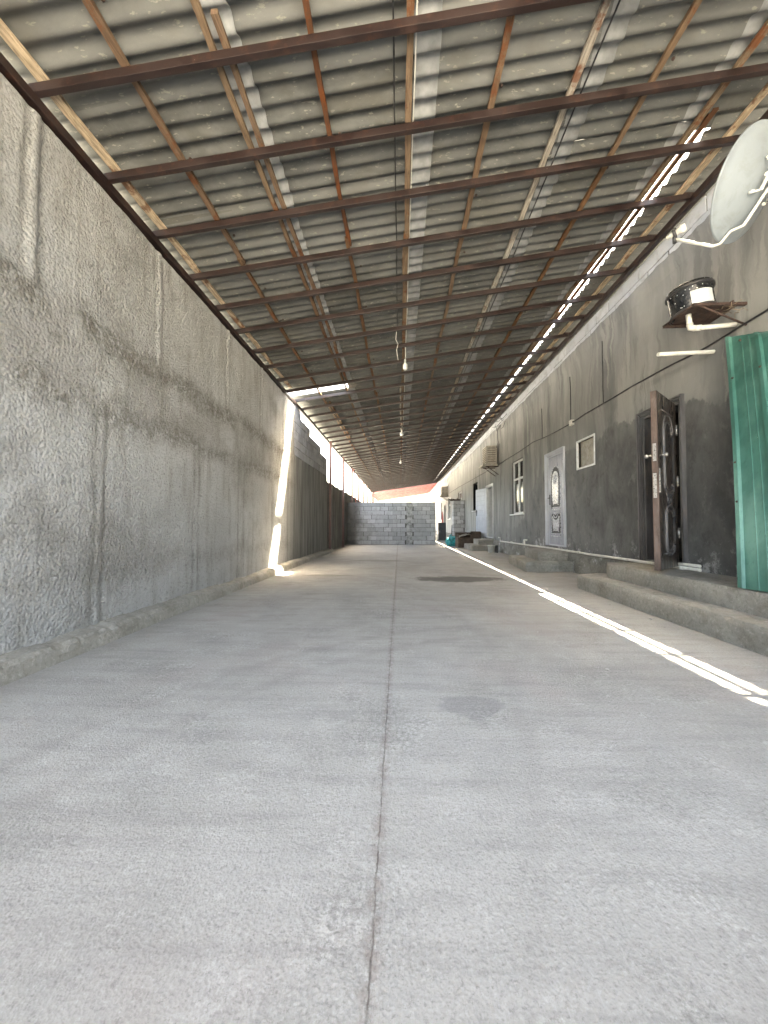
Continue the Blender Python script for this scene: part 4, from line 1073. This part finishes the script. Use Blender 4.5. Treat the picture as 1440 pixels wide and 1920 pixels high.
tb = thing('plastic_bundle', (2.3, 16.9, 0), 'crumpled shiny teal plastic bundle on the floor', 'bag')
bm = bmesh.new(); bmesh.ops.create_icosphere(bm, subdivisions=4, radius=1.)
for v in bm.verts:
    p = v.co.copy(); f = 1 + .28*mn.noise(p*1.7) + .16*abs(mn.noise(p*4.3)) + .06*mn.noise(p*10)
    v.co = Vector((2.33+p.x*.25*f, 16.95+p.y*.3*f, max(.002, .2+p.z*.23*f)))
mm = MB(); mm.add([v.co.copy() for v in bm.verts], [[q.index for q in f.verts] for f in bm.faces], 0, False); bm.free(); mm.build('crumpled_sheet', 'teal', tb)
m = MB(); m.tube([(2.25, 16.9, .40), (2.22, 16.85, .47), (2.30, 16.82, .5)], [.05, .02, .045], 8); m.build('tied_end', 'teal', tb); m = MB(); m.tube([(2.45, 16.7, .3), (2.5, 16.65, .36), (2.47, 16.6, .42)], [.04, .03, .01], 7); m.build('tied_end', 'teal', tb)

bx = thing('wooden_box', (2.75, 16, 0), 'open brown chipboard box with dusty cloth inside, in front of the steps', 'box')
m = MB(); x0, x1, y0, y1 = 2.40, 3.34, 15.55, 16.4
m.box(x0, x1, y0, y0+.025, .02, .42); m.box(x0, x1, y1-.025, y1, .02, .62); m.box(x0, x0+.025, y0+.025, y1-.025, .02, .42); m.box(x1-.025, x1, y0+.025, y1-.025, .02, .66); m.box(x0+.025, x1-.025, y0+.025, y1-.025, .02, .05)
m.build('box_body', 'brown', bx, bevel=.004)
m = MB(); m.box(2.9, 3.30, 15.5, 15.545, .42, .68); m.build('side_panel', 'brown', bx, bevel=.003); m = MB(); m.box(2.45, 2.475, 15.9, 16.35, .42, .56); m.build('side_panel', 'brown', bx, bevel=.003)
m = MB(); n = 14; vs = []
for i in range(n+1):
    for j in range(n+1): vs.append((x0+.05+(x1-x0-.1)*i/n, y0+.04+(y1-y0-.08)*j/n, .42+.13*math.sin(i/n*3.1)+.05*fbm(i*.2, j*.2, 0, 2)))
m.add(vs, [(i*(n+1)+j, (i+1)*(n+1)+j, (i+1)*(n+1)+j+1, i*(n+1)+j+1) for i in range(n) for j in range(n)], 0, True); m.build('cloth_heap', 'cloth', bx)

bk = thing('bucket', (3.12, 12.9, 0), 'dusty white bucket beside the far steps', 'bucket')
m = MB(); m.lathe([(0, 0), (.095, 0), (.125, .235), (.132, .24), (.132, .255), (.120, .25), (.092, .012), (0, .012)], (3.12, 12.95, 0), seg=24); bb = m.build('pail', 'pvc', bk)
m = MB(); m.tube([(3.12+.13*math.cos(a), 12.95-.02-.03*math.sin(a), .235-.09*math.sin(a)) for a in [math.pi*i/10 for i in range(11)]], .004, 5); m.build('handle', 'dark', bk)
pl = thing('plank', (3.32, 12.9, 0), 'short dark board standing on edge between the white bucket and the wall', 'board')
m = MB(); m.fbox(frame((3.30, 12.75, 0), (0, 1, 0), (-1, 0, 0)), 0, .32, .0, .26, 0, .02); m.build('board_face', 'dark', pl, bevel=.003)
# looped hose / bicycle inner tube hanging far down the wall
hz = thing('hanging_hose', (RX-.06, 29.0, 1.6), 'dark looped hose hanging on the far end of the right wall', 'hose')
m = MB(); m.tube([(RX-.08, 30.6+.28*math.cos(a)+.05*math.sin(3*a), 1.35+.42*math.sin(a)) for a in [2*math.pi*i/24 for i in range(24)]], .035, 7, closed=True); m.tube([(RX-.1, 30.6+.2*math.cos(a), 1.5+.5*math.sin(a)) for a in [2*math.pi*i/24 for i in range(24)]], .03, 7, closed=True); m.build('hose_loop', 'redplastic', hz)
# little lamp on the roof edge near the cooler
hk = thing('cable_hook', (3.3, 12.6, 4.5), 'tangle of wires under the roof edge above the air cooler', 'wires')
m = MB()
for i in range(9):
    y = 12.2+random.uniform(0, 1.6); a = (RX-.05, y, 4.55+random.uniform(-.2, .1)); b = (RX-.15+random.uniform(-.15, .1), y+random.uniform(-.4, .4), a[2]+random.uniform(-.25, .15))
    c2 = tuple((p+q)/2-(0 if k < 2 else .08) for k, (p, q) in enumerate(zip(a, b))); m.tube([a, c2, b], .008, 5)
m.build('wire_tangle', 'cable', hk)

# crumbs of concrete on the floor
bm = bmesh.new(); bmesh.ops.create_icosphere(bm, subdivisions=2, radius=1.)
mm = MB(); mm.add([Vector((v.co.x*(1+.4*mn.noise(v.co*2)), v.co.y*.7, max(-.3, v.co.z*.5))) for v in bm.verts], [[q.index for q in f.verts] for f in bm.faces]); bm.free()
cr = mm.build('concrete_crumb', 'crumb')
for i, (x, y, s, l) in enumerate([(1.9, 2.9, .012, 'crumb of concrete right beside the sunlit line on the floor'), (1.22, 3.4, .010, 'crumb of concrete on the open floor between the round stain and the puddle stain'), (1.36, 2.55, .011, 'crumb of concrete on the floor just right of the faint round stain'),
        (2.5, 4.6, .014, 'small lump of concrete by the long low steps, farther of three'), (2.52, 3.9, .018, 'biggest lump of concrete against the long low steps'), (2.45, 3.6, .010, 'smallest lump of concrete by the long low steps, nearest of three')]):
    o = cr if i == 0 else clone(cr); o.location = (x, y, s*.25); o.scale = (s, s, s); o.rotation_euler.z = i*1.3
    tag(o, l, 'crumb', 'crumbs of concrete on the floor')
